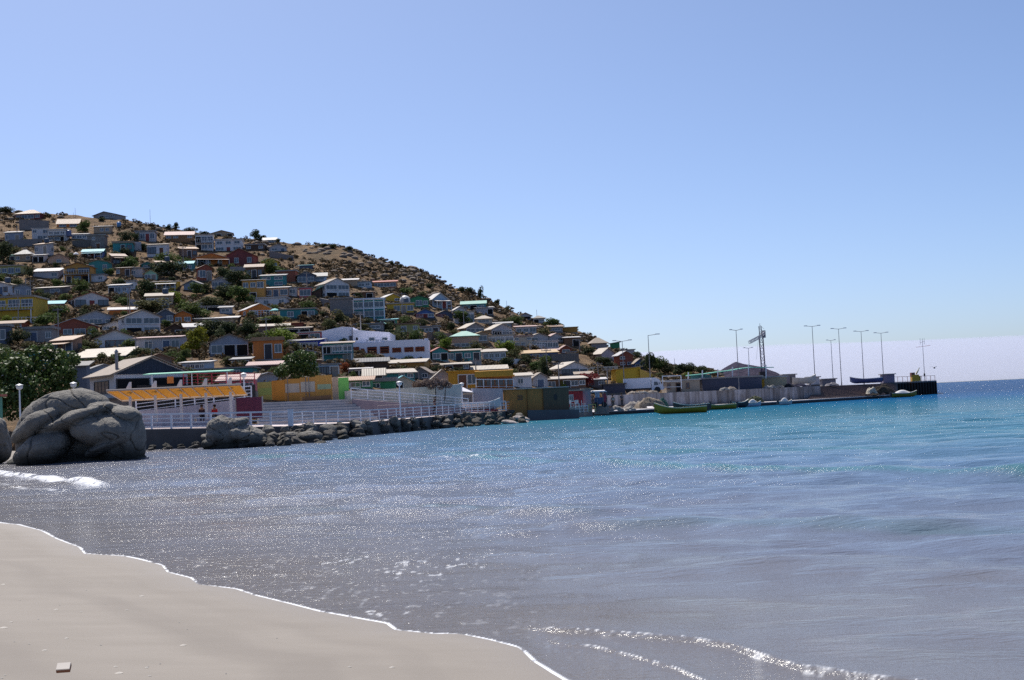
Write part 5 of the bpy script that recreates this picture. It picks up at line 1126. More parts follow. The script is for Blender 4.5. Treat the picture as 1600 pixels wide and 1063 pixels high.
# boat shown behind white rails near the restaurant
boat(722,782,632,143,1.0,(.55,.54,.58),(.4,.35,.3),R(2),'white boat with a maroon bottom stripe kept on land behind the white rails',z=1.45,group='boats on land',stripe=(.6,.6,.62))
m = MB(); k = 143/F; m.box(-28*k,-1.0,.0,26*k,.9,.22); tag(m.build('boat_trailer', flat((.25,.03,.05),.6,.3,'maroon_trailer'), None, wp(752,632,143,1.28)), 'low maroon trailer under the white boat', 'trailer')
railing([wp(718,633,141,1.3), wp(755,633,142,1.3), wp(790,633,143.5,1.3)], 1.05, 3, 1.3, 'white railing in front of the white boat on land', group='restaurant rails')
m = MB(); D = 145; k = D/F; a = wp(729,620,D)
o = empty('tent', a, 0, 'small white peaked tent with a tan valance left of the white boat', 'tent'); m.add([(-12*k,-1.6,9.5*k),(12*k,-1.6,6*k),(12*k,1.6,6*k),(-12*k,1.6,9.5*k),(-5*k,0,15*k)], [(0,1,4),(1,2,4),(2,3,4),(3,0,4),(3,2,1,0)]); m.build('canopy', flat((.62,.61,.66),.7,.2,'tent_canvas'), o)
m = MB(); m.box(-11*k,-1.5,3.5*k,11*k,1.5,5.2*k); m.build('valance', flat((.42,.34,.26),.8,.2,'tan_valance'), o)
for x in (-10.5,10.5): m = MB(); m.bar((x*k,-1.45,-1.2),(x*k,-1.45,9*k),.05); m.build('pole', RAILM, o)
# ---------------------------------------------------------------- people
def skin_mesh(pts, edges, rad, mat, name, sub=1):
    me = bpy.data.meshes.new(name); me.from_pydata(pts, edges, []); ob = bpy.data.objects.new(name, me); COL.objects.link(ob)
    md = ob.modifiers.new('s', 'SKIN'); ob.modifiers.new('u', 'SUBSURF').levels = sub; md.use_smooth_shade = True
    for i, r_ in enumerate(rad): me.skin_vertices[0].data[i].radius = (r_ if isinstance(r_, tuple) else (r_, r_)); me.skin_vertices[0].data[i].use_root = (i == 0)
    dg = bpy.context.evaluated_depsgraph_get(); out = bpy.data.meshes.new_from_object(ob.evaluated_get(dg)); bpy.data.objects.remove(ob); out.materials.clear(); out.materials.append(mat); out.name = name; return out
def person(loc, rz, pose, shirt, legs, label):
    o = empty('person', loc, rz, label, 'person', None); S = flat((.30,.16,.10), .6, .3, 'skin'); hz = .95 if pose != 'sit' else .5
    top = .55; J = [(0,0,hz),(0,0,hz+.25),(0,0,hz+.48),(0,-.01,hz+.58),(0,-.02,hz+.70)]; E = [(0,1),(1,2),(2,3),(3,4)]; rad = [(.13,.10),(.13,.09),(.15,.09),(.055,.055),(.095,.11)]
    def limb(root_i, pts, rs):
        last = root_i
        for p, r_ in zip(pts, rs): J.append(p); rad.append(r_); E.append((last, len(J)-1)); last = len(J)-1
    for sg in (-1, 1):
        if pose == 'sit': limb(2, [(sg*.17,0,hz+.47),(sg*.22,-.06,hz+.2),(sg*.16,-.28,hz+.10),(sg*.14,-.36,hz+.08)], [.055,.045,.036,.03]); limb(0, [(sg*.09,-.04,hz-.03),(sg*.10,-.42,hz),(sg*.10,-.44,.08),(sg*.10,-.58,.04)], [.09,.065,.04,.035])
        elif pose == 'walk': limb(2, [(sg*.18,0,hz+.47),(sg*.22,sg*.06,hz+.2),(sg*.20,sg*.1-.08,hz-.02),(sg*.20,sg*.1-.1,hz-.10)], [.055,.045,.035,.03]); limb(0, [(sg*.09,0,hz-.06),(sg*.10,-sg*.10-.02,.5),(sg*.10,-sg*.16,.08),(sg*.10,-sg*.16-.15,.04)], [.09,.06,.04,.035])
        else: limb(2, [(sg*.18,0,hz+.47),(sg*.23,.02,hz+.2),(sg*.21,-.05,hz-.02),(sg*.20,-.07,hz-.10)], [.055,.045,.035,.03]); limb(0, [(sg*.09,0,hz-.06),(sg*.10,0,.5),(sg*.10,.02,.08),(sg*.10,-.13,.04)], [.09,.06,.04,.035])
    link('body', skin_mesh(J, E, rad, S, 'body'), o)
    g = 1.22
    SJ = [J[0],J[1],J[2]]+[J[5],J[6],J[9+0] if False else J[13],J[14]]
    SE = [(0,1),(1,2),(2,3),(3,4),(2,5),(5,6)]
    link('shirt', skin_mesh(SJ, SE, [(.15,.12),(.155,.115),(.17,.115),.075,.06,.075,.06], flat(shirt,.85,.1,'shirt_cloth'), 'shirt'), o)
    TJ = [(J[0][0],J[0][1],J[0][2]+.03)]+[J[9],J[10],J[11],J[17],J[18],J[19]]
    link('trousers', skin_mesh(TJ, [(0,1),(1,2),(2,3),(0,4),(4,5),(5,6)], [(.15,.12),.105,.08,.06,.105,.08,.06], flat(legs,.85,.1,'trouser_cloth'), 'trousers'), o)
    m = MB(); m.lathe([(.06,.03),(.115,.06),(.125,.12),(.10,.19),(.03,.22)], 10, (0,.01,J[4][2]-.06)); m.build('hair', flat((.02,.015,.012),.8,.2,'dark_hair'), o, smooth_=True)
    m = MB(); m.box(-.015,-.15,J[4][2]-.02,.015,-.11,J[4][2]+.02); m.build('nose', S, o)
    return o
bz = wp(315,660,100.2).z
m = MB(); m.box(-1.2,-.05,.38,1.2,.4,.46)
for x in (-1.0,1.0): m.box(x-.06,0,0,x+.06,.35,.378)
tag(m.build('bench', CONC, None, wp(325,660,100.0)), 'concrete bench under the pergola holding two seated people', 'bench')
q = wp(316,660,100.0); person((q.x, q.y, q.z), R(15), 'sit', (.06,.04,.05), (.03,.03,.04), 'person in dark clothes seated on the bench under the pergola')
q = wp(336,660,100.0); person((q.x, q.y, q.z), R(-15), 'sit', (.45,.03,.04), (.04,.04,.06), 'person in a red top seated on the bench under the pergola')
q = wp(680,650.3,125); person((q.x, q.y, q.z), R(70), 'walk', (.10,.03,.04), (.03,.02,.025), 'person in dark maroon clothes walking along the promenade railing')
def quay_person(px, yb, D, pose, sh, lg, lab, rz=0): q = wp(px, yb, D); q.z = max(q.z, .5); person(q, R(rz), pose, sh, lg, lab)
quay_person(926,636,164,'stand',(.14,.13,.13),(.10,.09,.08),'person in grey standing under the white van awning on the quay')
quay_person(972,636,168,'stand',(.05,.06,.09),(.04,.04,.05),'person in dark blue standing by the nets on the quay',40)
quay_person(947,637,165,'walk',(.30,.05,.06),(.05,.05,.09),'person in a red top beside the little awning van',-60)
quay_person(958,639,163,'stand',(.40,.38,.36),(.12,.10,.09),'person in a pale top among white plastic crates',10)
# ---------------------------------------------------------------- quay clutter
H(889,911,635,611,610,0,'f',pw(.42,.04,.05),rcream,'w..','','red kiosk beside the dark end of the timber kiosk','kiosk',D=160)
H(911,924,633,609,608,0,'f',pw(.40,.38,.44),rcream,'.','','pale lilac wall block right of the red kiosk','hut',D=162)
D = 163; k = D/F; o = empty('awning_van', wp(937,637,D), 0, 'small blue three-wheeled van with a white awning roof parked on the quay', 'van')
m = MB(); m.box(-8*k,-.8,.35,6*k,.7,1.25); m.build('body', flat((.06,.09,.20),.5,.4,'blue_van_paint'), o); m = MB(); m.hexa([(-13*k,-1.2,24*k),(12*k,-1.2,24*k),(12*k,1,25*k),(-13*k,1,25*k)],[(-11*k,-1.1,26*k),(9*k,-1.1,26*k),(9*k,.9,27*k),(-11*k,.9,27*k)]); m.build('awning', flat((.70,.70,.72),.7,.2,'white_awning'), o)
for x in (-12,-4,5,11): m = MB(); m.bar((x*k,-1.1,0),(x*k,-1.1,24*k),.035); m.build('pole', POLEM, o)
m = MB(); m.box(5*k,-.7,.4,10*k,.7,1.7); m.build('cab', flat((.35,.04,.08),.5,.4,'red_cab_paint'), o)
for x in (-6,6.5): link('wheel', wm_me, o, (x*k,-.85,.35), (math.pi/2,0,0), (.75,.75,.75))
m = MB(); m.box(-7*k,-.83,1.26,0,-.78,1.9); m.build('window', flat((.35,.42,.60),.2,.5,'pale_blue_glass'), o)
def chair(px, yb, D, lab):
    q = wp(px, yb, D); m = MB()
    o = empty('chair', q, R(px*7 % 90), lab, 'chair', 'white plastic chairs by the red kiosk'); c_ = flat((.66,.65,.66),.5,.3,'white_plastic'); m.box(-.24,-.24,.42,.24,.24,.47); m.build('seat', c_, o); m = MB(); m.box(-.24,.2,.47,.24,.25,.9); m.build('backrest', c_, o)
    lm = MB(); lm.box(-.03,-.03,0,.03,.03,.42); me = lm.mesh('leg', c_)
    for x in (-.2,.2):
        for y in (-.2,.2): link('leg', me, o, (x, y, 0))
chair(892,637,157,'white plastic chair left of the red kiosk door'); chair(902,637,156.5,'white plastic chair in front of the red kiosk'); chair(912,637,158,'white plastic chair nearest the lilac block'); 
railing([wp(900,648,158.5,.55), wp(919,647,159.5,.56)], .8, 3, .7, 'low white barrier at the quay edge in front of the chairs', group='quay rails')
railing([wp(920,646,159.8,.56), wp(931,645,160.4,.56)], .9, 3, .8, 'small yellow barrier at the quay edge', group='quay rails', mat=flat((.55,.45,.15),.6,.3,'yellow_barrier'))
slab_wall(931,952,645,634,644,633,pw(.30,.27,.26),'low grey wall on the quay right of the yellow barrier',D0=163,D1=164,found=.2)
def heap(px, yb, D, L, Wd, Hh, c, label, name='net_pile', cat='net pile', seed=0, z=None):
    m = MB(); n, k_ = 26, 16; vs = []
    for i in range(n):
        for j in range(k_):
            u = -1+2*i/(n-1); v = -1+2*j/(k_-1); r_ = max(0, 1-u*u-v*v*.9); z_ = Hh*(r_**.6)*(.7+.9*float(fbm(u*3+seed, v*3+seed*2, 4)+.3)); vs.append((u*L/2*(1+.1*float(fbm(v*3, seed, 2))), v*Wd/2, z_-.03))
    m.add(vs, [(i*k_+j, (i+1)*k_+j, (i+1)*k_+j+1, i*k_+j+1) for i in range(n-1) for j in range(k_-1)]); s = NT('net_fibre', .95, .1); co = s.coord('Object'); s.base(s.mix(s.ramp(s.noise(co, 5, 5, .7), [(.4, 0), (.6, 1)]), mul(c, .45), c)); s.bump(s.noise(co, 12, 3), .8, .08)
    q = wp(px, yb, D, z); return tag(m.build(name, s.m, None, q, smooth_=True), label, cat)
heap(1015,634,172,4.2,2.2,1.35,(.30,.25,.20),'large tan heap of fishing nets on the quay left of the nearest boat',seed=1,z=.6); heap(992,634,174,3.2,2,.9,(.36,.33,.31),'pale heap of netting left of the large tan net heap',seed=5,z=.6)
heap(962,642,161,2.2,1.2,.7,(.34,.31,.29),'white and grey jumble of floats and rope at the quay edge','float_pile','float pile',3,.5); heap(985,641,164,1.6,1,.5,(.40,.37,.34),'small grey heap of rope at the quay edge',seed=8,z=.5)
heap(1036,632,178,1.6,1.2,1.2,(.05,.13,.12),'dark teal covered bundle behind the bow of the nearest boat','bundle','bundle',4,.5)
heap(1180,628,191,2.6,1.3,.9,(.12,.13,.08),'dark green tarpaulin-covered skiff on the landing below the stained wall','covered_skiff','skiff',6,.5)
heap(1362,613,216,1.9,1.6,1.0,(.55,.50,.42),'pale coil heap on the brown steps','rope_pile','rope pile',7,.9); heap(1380,614,218,3.8,2,1.5,(.07,.06,.05),'dark heap of nets on the landing below the mauve box',seed=9,z=.7)
for i, (px, yb, D, L_, Hh, c_) in enumerate(((1250,603,208,3.4,.5,(.06,.06,.10)),(1300,600,219,2.4,.5,(.30,.28,.30)),(1232,605,206,1.8,.55,(.04,.04,.05)))): heap(px, yb, D, L_, 1.2, Hh, c_, ('dark bundle of gear under the beige boat on the platform','low grey gear heap at the top of the brown steps','black bundle on the platform edge left of the beige boat')[i], 'gear_pile', 'gear pile', 11+i, 2.5)
for i, (px, D) in enumerate(((1132,192.5),(1143,193.5),(1206,201),(1218,202),(1200,200.5),(990,183),(1004,184.5),(1020,185.5))):
    q = wp(px, 610, D, 2.5); r_ = heap(px, 610, D, 1.6 if i < 5 else 1.9, .8, .45, (.45,.38,.32) if i % 2 else (.35,.34,.33), ['pale rope bundle on the wall top below the navy front','tan rope bundle on the wall top below the navy front','tan float bundle on the wall top below the ochre doors','grey float bundle on the wall top at the right of the ochre doors','grey rope bundle on the wall top at the left of the ochre doors','tan bundle on the wall below the truck box','grey bundle on the wall below the truck middle','tan bundle on the wall below the truck cab'][i], 'rope_bundle', 'rope bundle', 20+i, 2.5)
H(1378,1396,598,585.5,585,0,'f',pw(.22,.19,.27),rgrey,'.','','mauve box container standing on the pier between the boat and the yellow winch','container',D=236)
H(1223,1242,601,586,585,0,'f',pw(.24,.22,.26),rgrey,'.','','grey hut on the platform left of the beige boat','hut',D=216)
H(1262,1279,601,590,589.5,0,'f',pw(.50,.49,.52),rgrey,'.','','small white hut right of the beige boat','hut',D=222)
H(1283,1304,601,593,592.5,0,'f',pw(.20,.19,.23),rgrey,'...','','long low grey-mauve container at the top of the brown steps','container',D=224)
D = 243; k = D/F; o = empty('winch', wp(1431,595,D,2.62), 0, 'yellow pier winch with a cream boom beside the antenna mast', 'winch')
m = MB(); m.box(-7*k,-.6,0,4*k,.6,13.5*k*.75); m.build('base_housing', flat((.62,.33,.03),.5,.3,'winch_yellow'), o); m = MB(); m.box(-7.5*k,-.5,8*k,-2*k,.5,17*k*.8); m.build('cab', flat((.20,.08,.06),.6,.3,'winch_cab'), o); m = MB(); m.lathe([(.35,0),(.35,.9)], 10, (5*k,0,0)); m.build('drum', flat((.30,.22,.02),.6,.3,'drum_olive'), o)
m = MB(); m.bar((1*k,0,11*k),(3.5*k,0,15*k),.16); m.bar((3.5*k,0,15*k),(7*k,0,21*k),.12,.07); m.build('boom', flat((.66,.60,.40),.5,.3,'cream_boom'), o)
# bird
m = MB(); m.lathe([(.01,-.3),(.08,-.15),(.1,0),(.07,.15),(.01,.28)], 8); me_ = m.mesh('body', flat((.12,.12,.13),.8,.2,'gull_grey'), True); q = wp(1460,575,150); o = empty('gull', q, 0, 'small grey gull flying above the end of the pier', 'gull'); link('body', me_, o, (0,0,0), (0,math.pi/2,0))
for sg in (-1, 1): m = MB(); m.add([(-.1,0,.03),(.12,0,.03),(.05,sg*.3,.16),(-.1,sg*.3,.16),(-.1,sg*.62,.10),(-.12,0,.05),(.12,0,.05),(.05,sg*.3,.18),(-.1,sg*.3,.18)], [(0,1,2,3),(3,2,4),(5,6,7,8),(8,7,4)]); m.build('wing', flat((.16,.16,.18),.8,.2,'wing_grey'), o)
o.rotation_euler = (0,0,R(60))
# red-roofed green kiosk at the left edge and a car in its shade
H(-14,2,668,620,616.5,0,'f',pw(.10,.30,.22),rred,'.','','green hut with a red roof edge at the left margin behind the sand','kiosk',D=88,over=.8)
# painted stone on the sand
b_ = sea_pt(100,1046); dd = ray(100,1046); t_ = -(CAMZ-.42)/dd.z; m = MB(); m.box(-.06,-.05,0,.06,.05,.03); bx_ = m.build('brick', flat((.22,.10,.06),.8,.2,'brick_red'), None, (dd.x*t_, t_, .40), R(8)); tag(bx_, 'broken brick with a pale top lying on the sand in the foreground', 'brick'); m = MB(); m.box(-.058,-.048,.0302,.058,.048,.042); m.build('mortar_top', flat((.75,.68,.60),.9,.1,'mortar'), bx_); bx_.rotation_euler = (R(32), 0, R(8)); bx_.location.z += .02; bx_.scale = (.8, .7, .8)
# ---------------------------------------------------------------- rocks
from mathutils import noise as MN
def remesh_blob(lobes, voxel, mat, name, amp=.08, sc=1.2, sm=2):
    m = MB(); bmx = bmesh.new(); bmesh.ops.create_icosphere(bmx, subdivisions=4, radius=1); V0 = [v.co.copy() for v in bmx.verts]; F0 = [tuple(v.index for v in f.verts) for f in bmx.faces]; bmx.free()
    for c_, r_, e_ in lobes:
        Rm = Matrix.Rotation(e_[2], 3, 'Z') @ Matrix.Rotation(e_[1], 3, 'Y') @ Matrix.Rotation(e_[0], 3, 'X')
        m.add([Vector(c_)+Rm @ Vector((v.x*r_[0], v.y*r_[1], v.z*r_[2])) for v in V0], F0)
    me = bpy.data.meshes.new(name); me.from_pydata(m.v, [], m.f); ob = bpy.data.objects.new(name, me); COL.objects.link(ob)
    md = ob.modifiers.new('r', 'REMESH'); md.mode = 'VOXEL'; md.voxel_size = voxel; s2 = ob.modifiers.new('s', 'SMOOTH'); s2.iterations = sm; s2.factor = .5
    dg = bpy.context.evaluated_depsgraph_get(); out = bpy.data.meshes.new_from_object(ob.evaluated_get(dg)); bpy.data.objects.remove(ob)
    nv = len(out.vertices); no = [v.normal.copy() for v in out.vertices]
    for i, v in enumerate(out.vertices):
        p = v.co*sc; d = MN.fractal(p*.9, 1.0, 2.0, 4)*amp*1.3; rd = 1-abs(MN.noise(Vector((p.x*.55+p.z*.5, p.y*.6, p.z*1.25-p.x*.35))+Vector((3, 1, 7))))*2
        w3 = MN.noise_vector(p*.5)*.7; q3 = p+w3; rd2 = 1-abs(MN.noise(Vector((q3.x*.35-q3.z*.25+5, q3.y*.4, q3.z*.95+q3.x*.30))))*2; rd3 = 1-abs(MN.noise(Vector((q3.x*1.1+9, q3.y*1.1, q3.z*1.4))))*2
        d -= max(0, rd2-.95)*amp*42+max(0, rd-.96)*amp*14; v.co += no[i]*d
    out.materials.clear(); out.materials.append(mat); out.name = name; out.polygons.foreach_set('use_smooth', [True]*len(out.polygons)); return out
def boulder(D, lobes, vox, mat, label, name='boulder', group=None, amp=.08, sc=1.2):
    k = D/F; px0, py0 = lobes[0][0], lobes[0][1]; o = wp(px0, py0, D); L = []
    for (px, py, rx, ry, rd, dy, tilt) in lobes:
        q = wp(px, py, D)-o; L.append(((q.x, dy, q.z), (rx*k, rd, ry*k), (0, R(tilt), 0)))
    me = remesh_blob(L, vox, mat, name, amp, sc); ob = link(name, me, None, o); return tag(ob, label, 'boulder', group)
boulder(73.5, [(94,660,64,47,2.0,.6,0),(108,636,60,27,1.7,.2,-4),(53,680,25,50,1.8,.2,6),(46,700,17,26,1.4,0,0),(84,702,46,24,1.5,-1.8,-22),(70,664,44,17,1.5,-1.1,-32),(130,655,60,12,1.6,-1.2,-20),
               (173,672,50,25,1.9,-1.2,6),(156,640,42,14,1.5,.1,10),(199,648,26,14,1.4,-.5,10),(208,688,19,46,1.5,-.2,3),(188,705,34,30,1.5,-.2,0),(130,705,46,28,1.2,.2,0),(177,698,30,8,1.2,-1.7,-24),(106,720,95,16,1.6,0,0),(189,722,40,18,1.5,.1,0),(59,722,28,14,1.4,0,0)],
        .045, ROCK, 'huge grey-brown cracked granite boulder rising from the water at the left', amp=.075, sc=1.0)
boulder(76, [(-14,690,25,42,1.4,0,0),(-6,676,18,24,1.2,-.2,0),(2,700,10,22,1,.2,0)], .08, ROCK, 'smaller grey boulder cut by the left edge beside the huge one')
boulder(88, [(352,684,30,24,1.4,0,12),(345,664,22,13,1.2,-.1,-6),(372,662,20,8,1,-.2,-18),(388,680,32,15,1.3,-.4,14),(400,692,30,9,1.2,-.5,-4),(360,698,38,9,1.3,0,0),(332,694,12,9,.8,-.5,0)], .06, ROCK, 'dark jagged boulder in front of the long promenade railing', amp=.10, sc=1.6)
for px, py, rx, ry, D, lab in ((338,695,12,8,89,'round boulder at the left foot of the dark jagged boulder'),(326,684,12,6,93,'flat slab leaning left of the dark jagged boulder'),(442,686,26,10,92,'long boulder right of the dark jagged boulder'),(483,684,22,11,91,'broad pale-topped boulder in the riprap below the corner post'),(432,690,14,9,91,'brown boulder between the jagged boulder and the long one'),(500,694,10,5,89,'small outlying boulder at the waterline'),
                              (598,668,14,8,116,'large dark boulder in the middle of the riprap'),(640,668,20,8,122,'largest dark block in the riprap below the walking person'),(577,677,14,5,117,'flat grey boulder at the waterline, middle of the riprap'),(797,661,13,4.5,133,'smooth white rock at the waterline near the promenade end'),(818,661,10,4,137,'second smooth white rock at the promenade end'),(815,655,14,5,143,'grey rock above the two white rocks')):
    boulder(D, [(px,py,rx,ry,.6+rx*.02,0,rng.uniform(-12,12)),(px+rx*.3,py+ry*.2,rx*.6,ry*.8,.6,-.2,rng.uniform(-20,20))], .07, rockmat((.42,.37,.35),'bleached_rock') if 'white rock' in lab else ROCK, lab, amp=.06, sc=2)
protos = []
for i in range(7):
    bm = bmesh.new(); bmesh.ops.create_icosphere(bm, subdivisions=3, radius=1); seedv = Vector((i*7.1, 3, i*2.2))
    for v in bm.verts:
        p = v.co.copy(); c0 = MN.cell(p*1.1+seedv); d = .78+.35*MN.noise(p*1.0+seedv)+.14*MN.noise(p*2.6+seedv); n_ = Vector((math.copysign(abs(p.x)**.7, p.x), math.copysign(abs(p.y)**.7, p.y), math.copysign(abs(p.z)**.7, p.z))); v.co = n_*d
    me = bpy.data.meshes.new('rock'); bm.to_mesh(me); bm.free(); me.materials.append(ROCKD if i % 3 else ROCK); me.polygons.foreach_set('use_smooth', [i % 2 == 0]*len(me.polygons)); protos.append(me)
WL = [(232,702),(320,703),(430,699),(480,694),(594,678),(680,671),(765,665),(829,661)]
fx = [q[0] for q in PROM]; nrock = 0
px = 233.0
while px < 828:
    D1_ = float(np.interp(px, fx, [q[2] for q in PROM])); zy = float(np.interp(px, [q[0] for q in WL], [q[1] for q in WL])); D0_ = sea_pt(px, zy)[1]+.5
    if px < 325: D0_ = D1_-4.0
    k = D1_/F
    for row in range(4 if px > 325 else 2):
        t = (row+rng.uniform(.0, .8))/4; D = D0_+(D1_-.9-D0_)*t if px > 325 else D0_+.5+row*1.1
        r_ = rng.uniform(.28, .56)*(1.15 if 470 < px < 660 else .95)*(1.25 if rng.random() < .15 else 1); r_ = min(r_, .75); xpx = px+rng.uniform(-4, 4)
        if px < 325: r_ *= .75
        ztop = -.05+t*1.15 if px > 325 else .05+row*.15
        o = link('riprap_rock', rng.choice(protos), None, wp(xpx, 650, D, ztop), (rng.uniform(-.5,.5), rng.uniform(-.5,.5), rng.uniform(0,6.28)), (r_*rng.uniform(.9,1.5), r_, r_*rng.uniform(.6,.9)))
        tag(o, 'dark angular rock heaped in the riprap between promenade wall and water', 'rock', 'riprap rocks along the promenade'); nrock += 1
    px += 1.12/(D0_/F)*rng.uniform(.75, 1.1)
print('riprap', nrock)
# ---------------------------------------------------------------- foliage
def leafmat(c, name, var=.45, tl=.25, ro=.8, sp=.12):
    s = NT(name, ro, sp); co = s.coord('World'); a = s.noise(co, 1.3, 4, .6); oi = s.n('ObjectInfo')
    k = s.mix(s.ramp(a, [(.35, 0), (.65, 1)]), mul(c, 1-var), mul(c, 1+var)); k = s.mix(s.math('MULTIPLY', oi.outputs['Random'], .35), k, (c[0]*1.3, c[1]*.9, c[2]*.8)); s.base(k)
    ts = s.n('BsdfTranslucent'); s.l(k, ts.inputs[0]); mx = s.n('MixShader'); mx.inputs[0].default_value = tl; s.l(s.b.outputs[0], mx.inputs[1]); s.l(ts.outputs[0], mx.inputs[2]); s.l(mx.outputs[0], s.t.nodes['Material Output'].inputs[0]); return s.m
LM = {'dark': leafmat((.045,.064,.03),'dark_olive_leaves'), 'olive': leafmat((.09,.10,.045),'olive_leaves'), 'green': leafmat((.075,.115,.035),'green_leaves'), 'bright': leafmat((.13,.19,.03),'bright_green_leaves'), 'willow': leafmat((.15,.17,.02),'yellow_green_leaves'),
      'fig': leafmat((.06,.105,.028),'fig_leaves', .5, .25, .55, .25), 'red': leafmat((.20,.035,.04),'red_flower_bracts'), 'dry': leafmat((.17,.14,.13),'dry_twiggy_leaves'), 'orange': leafmat((.22,.07,.03),'orange_flower_bracts')}
barkm = flat((.09,.065,.05), .9, .1, 'bark')
def leaf_cloud(n, clumps, leaf, seed, flatz=1.0):
    """leaf-sized faces spread over clumps: list of (centre, radius)"""
    r_ = np.random.RandomState(seed); C_ = np.array([c[0] for c in clumps]); Rr = np.array([c[1] for c in clumps]); pr = Rr**2/np.sum(Rr**2); idx = r_.choice(len(clumps), n, p=pr)
    d = r_.normal(size=(n, 3)); d /= np.linalg.norm(d, axis=1)[:, None]; rad = Rr[idx]*np.cbrt(r_.uniform(.25, 1.15, n)); p = C_[idx]+d*rad[:, None]*np.array([1, 1, .82*flatz])
    nrm = d*.7+r_.normal(size=(n, 3))*.6+np.array([0, 0, .35]); nrm /= np.linalg.norm(nrm, axis=1)[:, None]; t = np.cross(nrm, r_.normal(size=(n, 3))); t /= np.linalg.norm(t, axis=1)[:, None]+1e-9; b = np.cross(nrm, t)
    s_ = leaf*r_.uniform(.6, 1.3, n)[:, None]; A = p-t*s_*.5; B = p+b*s_*.36; Cc = p+t*s_*.5; Dd = p-b*s_*.36
    v = np.stack([A, B, Cc, Dd], 1).reshape(-1, 3); f = np.arange(4*n).reshape(n, 4); return v, f
def cloud_mesh(v, f, mat, name):
    me = bpy.data.meshes.new(name); me.vertices.add(len(v)); me.vertices.foreach_set('co', v.astype(np.float32).reshape(-1)); me.loops.add(len(f)*4); me.loops.foreach_set('vertex_index', f.astype(np.int32).reshape(-1)); me.polygons.add(len(f)); me.polygons.foreach_set('loop_start', np.arange(0, 4*len(f), 4, dtype=np.int32)); me.update(calc_edges=True); me.materials.append(mat); return me
def crown_clumps(seed, n=11):
    r_ = random.Random(seed); L = []
    for i in range(n):
        a = r_.uniform(0, 6.28); q = r_.uniform(.1, .68); z = r_.uniform(.28, .85); L.append(((q*math.cos(a)*.62*(1.15-z*.4), q*math.sin(a)*.6*(1.15-z*.4), z), r_.uniform(.14, .27)))
    return L
_cm = {}
def crown(kind, var):
    if (kind, var) not in _cm:
        v, f = leaf_cloud(1500, crown_clumps(var*13+5, 14), .085, var+3); _cm[(kind, var)] = cloud_mesh(v, f, LM[kind], 'crown')
    return _cm[(kind, var)]
tm = MB(); tm.bar((0,0,-.15),(0.02,0,.35),.035,.022); tm.bar((.02,0,.33),(.2,.05,.6),.02,.01); tm.bar((.02,0,.33),(-.18,.08,.58),.02,.01); tm.bar((.0,0,.33),(.02,-.15,.62),.018,.01); TRK = tm.mesh('trunk', barkm)
DESC = {'dark': 'dark olive tree', 'olive': 'grey-olive bush', 'green': 'green bushy tree', 'bright': 'bright green shrub', 'willow': 'yellow-green feathery tree', 'red': 'red-flowering bush', 'dry': 'dry grey twiggy bush', 'orange': 'orange-flowering creeper', 'fig': 'large-leaved green tree'}
houses = [(o.matrix_basis.translation.copy(), o['label']) for o in bpy.data.objects if o.parent is None and o.get('category') in ('house', 'shed', 'building', 'restaurant', 'warehouse')]
def short(l):
    for sp in (' with ', ' beside ', ' under ', ' behind ', ' above ', ' below ', ' in front ', ' next to ', ', ', ' on ', ' at ', ' among ', ' standing ', ' whose ', ' left of ', ' right of ', ' near '): l = l.split(sp)[0]
    return ' '.join(l.split()[:8])
_used = {}
def place_label(kind, q, px):
    best = min(houses, key=lambda h: ((h[0].x-q.x)**2+((h[0].y-q.y)*.5)**2)+(h[0].z-q.z)**2)
    dx = best[0].x-q.x; dz = best[0].z-q.z
    w_ = ('just left of' if dx > 2.2 else 'just right of' if dx < -2.2 else ('just below' if dz > 0 else 'just above'))
    lab = f"{DESC[kind]} {w_} the {short(best[1])}"
    for alt in ('', ', the smaller one', ', the lower one', ', farther off', ', the upper one'):
        if lab+alt not in _used: _used[lab+alt] = 1; return lab+alt
    return lab
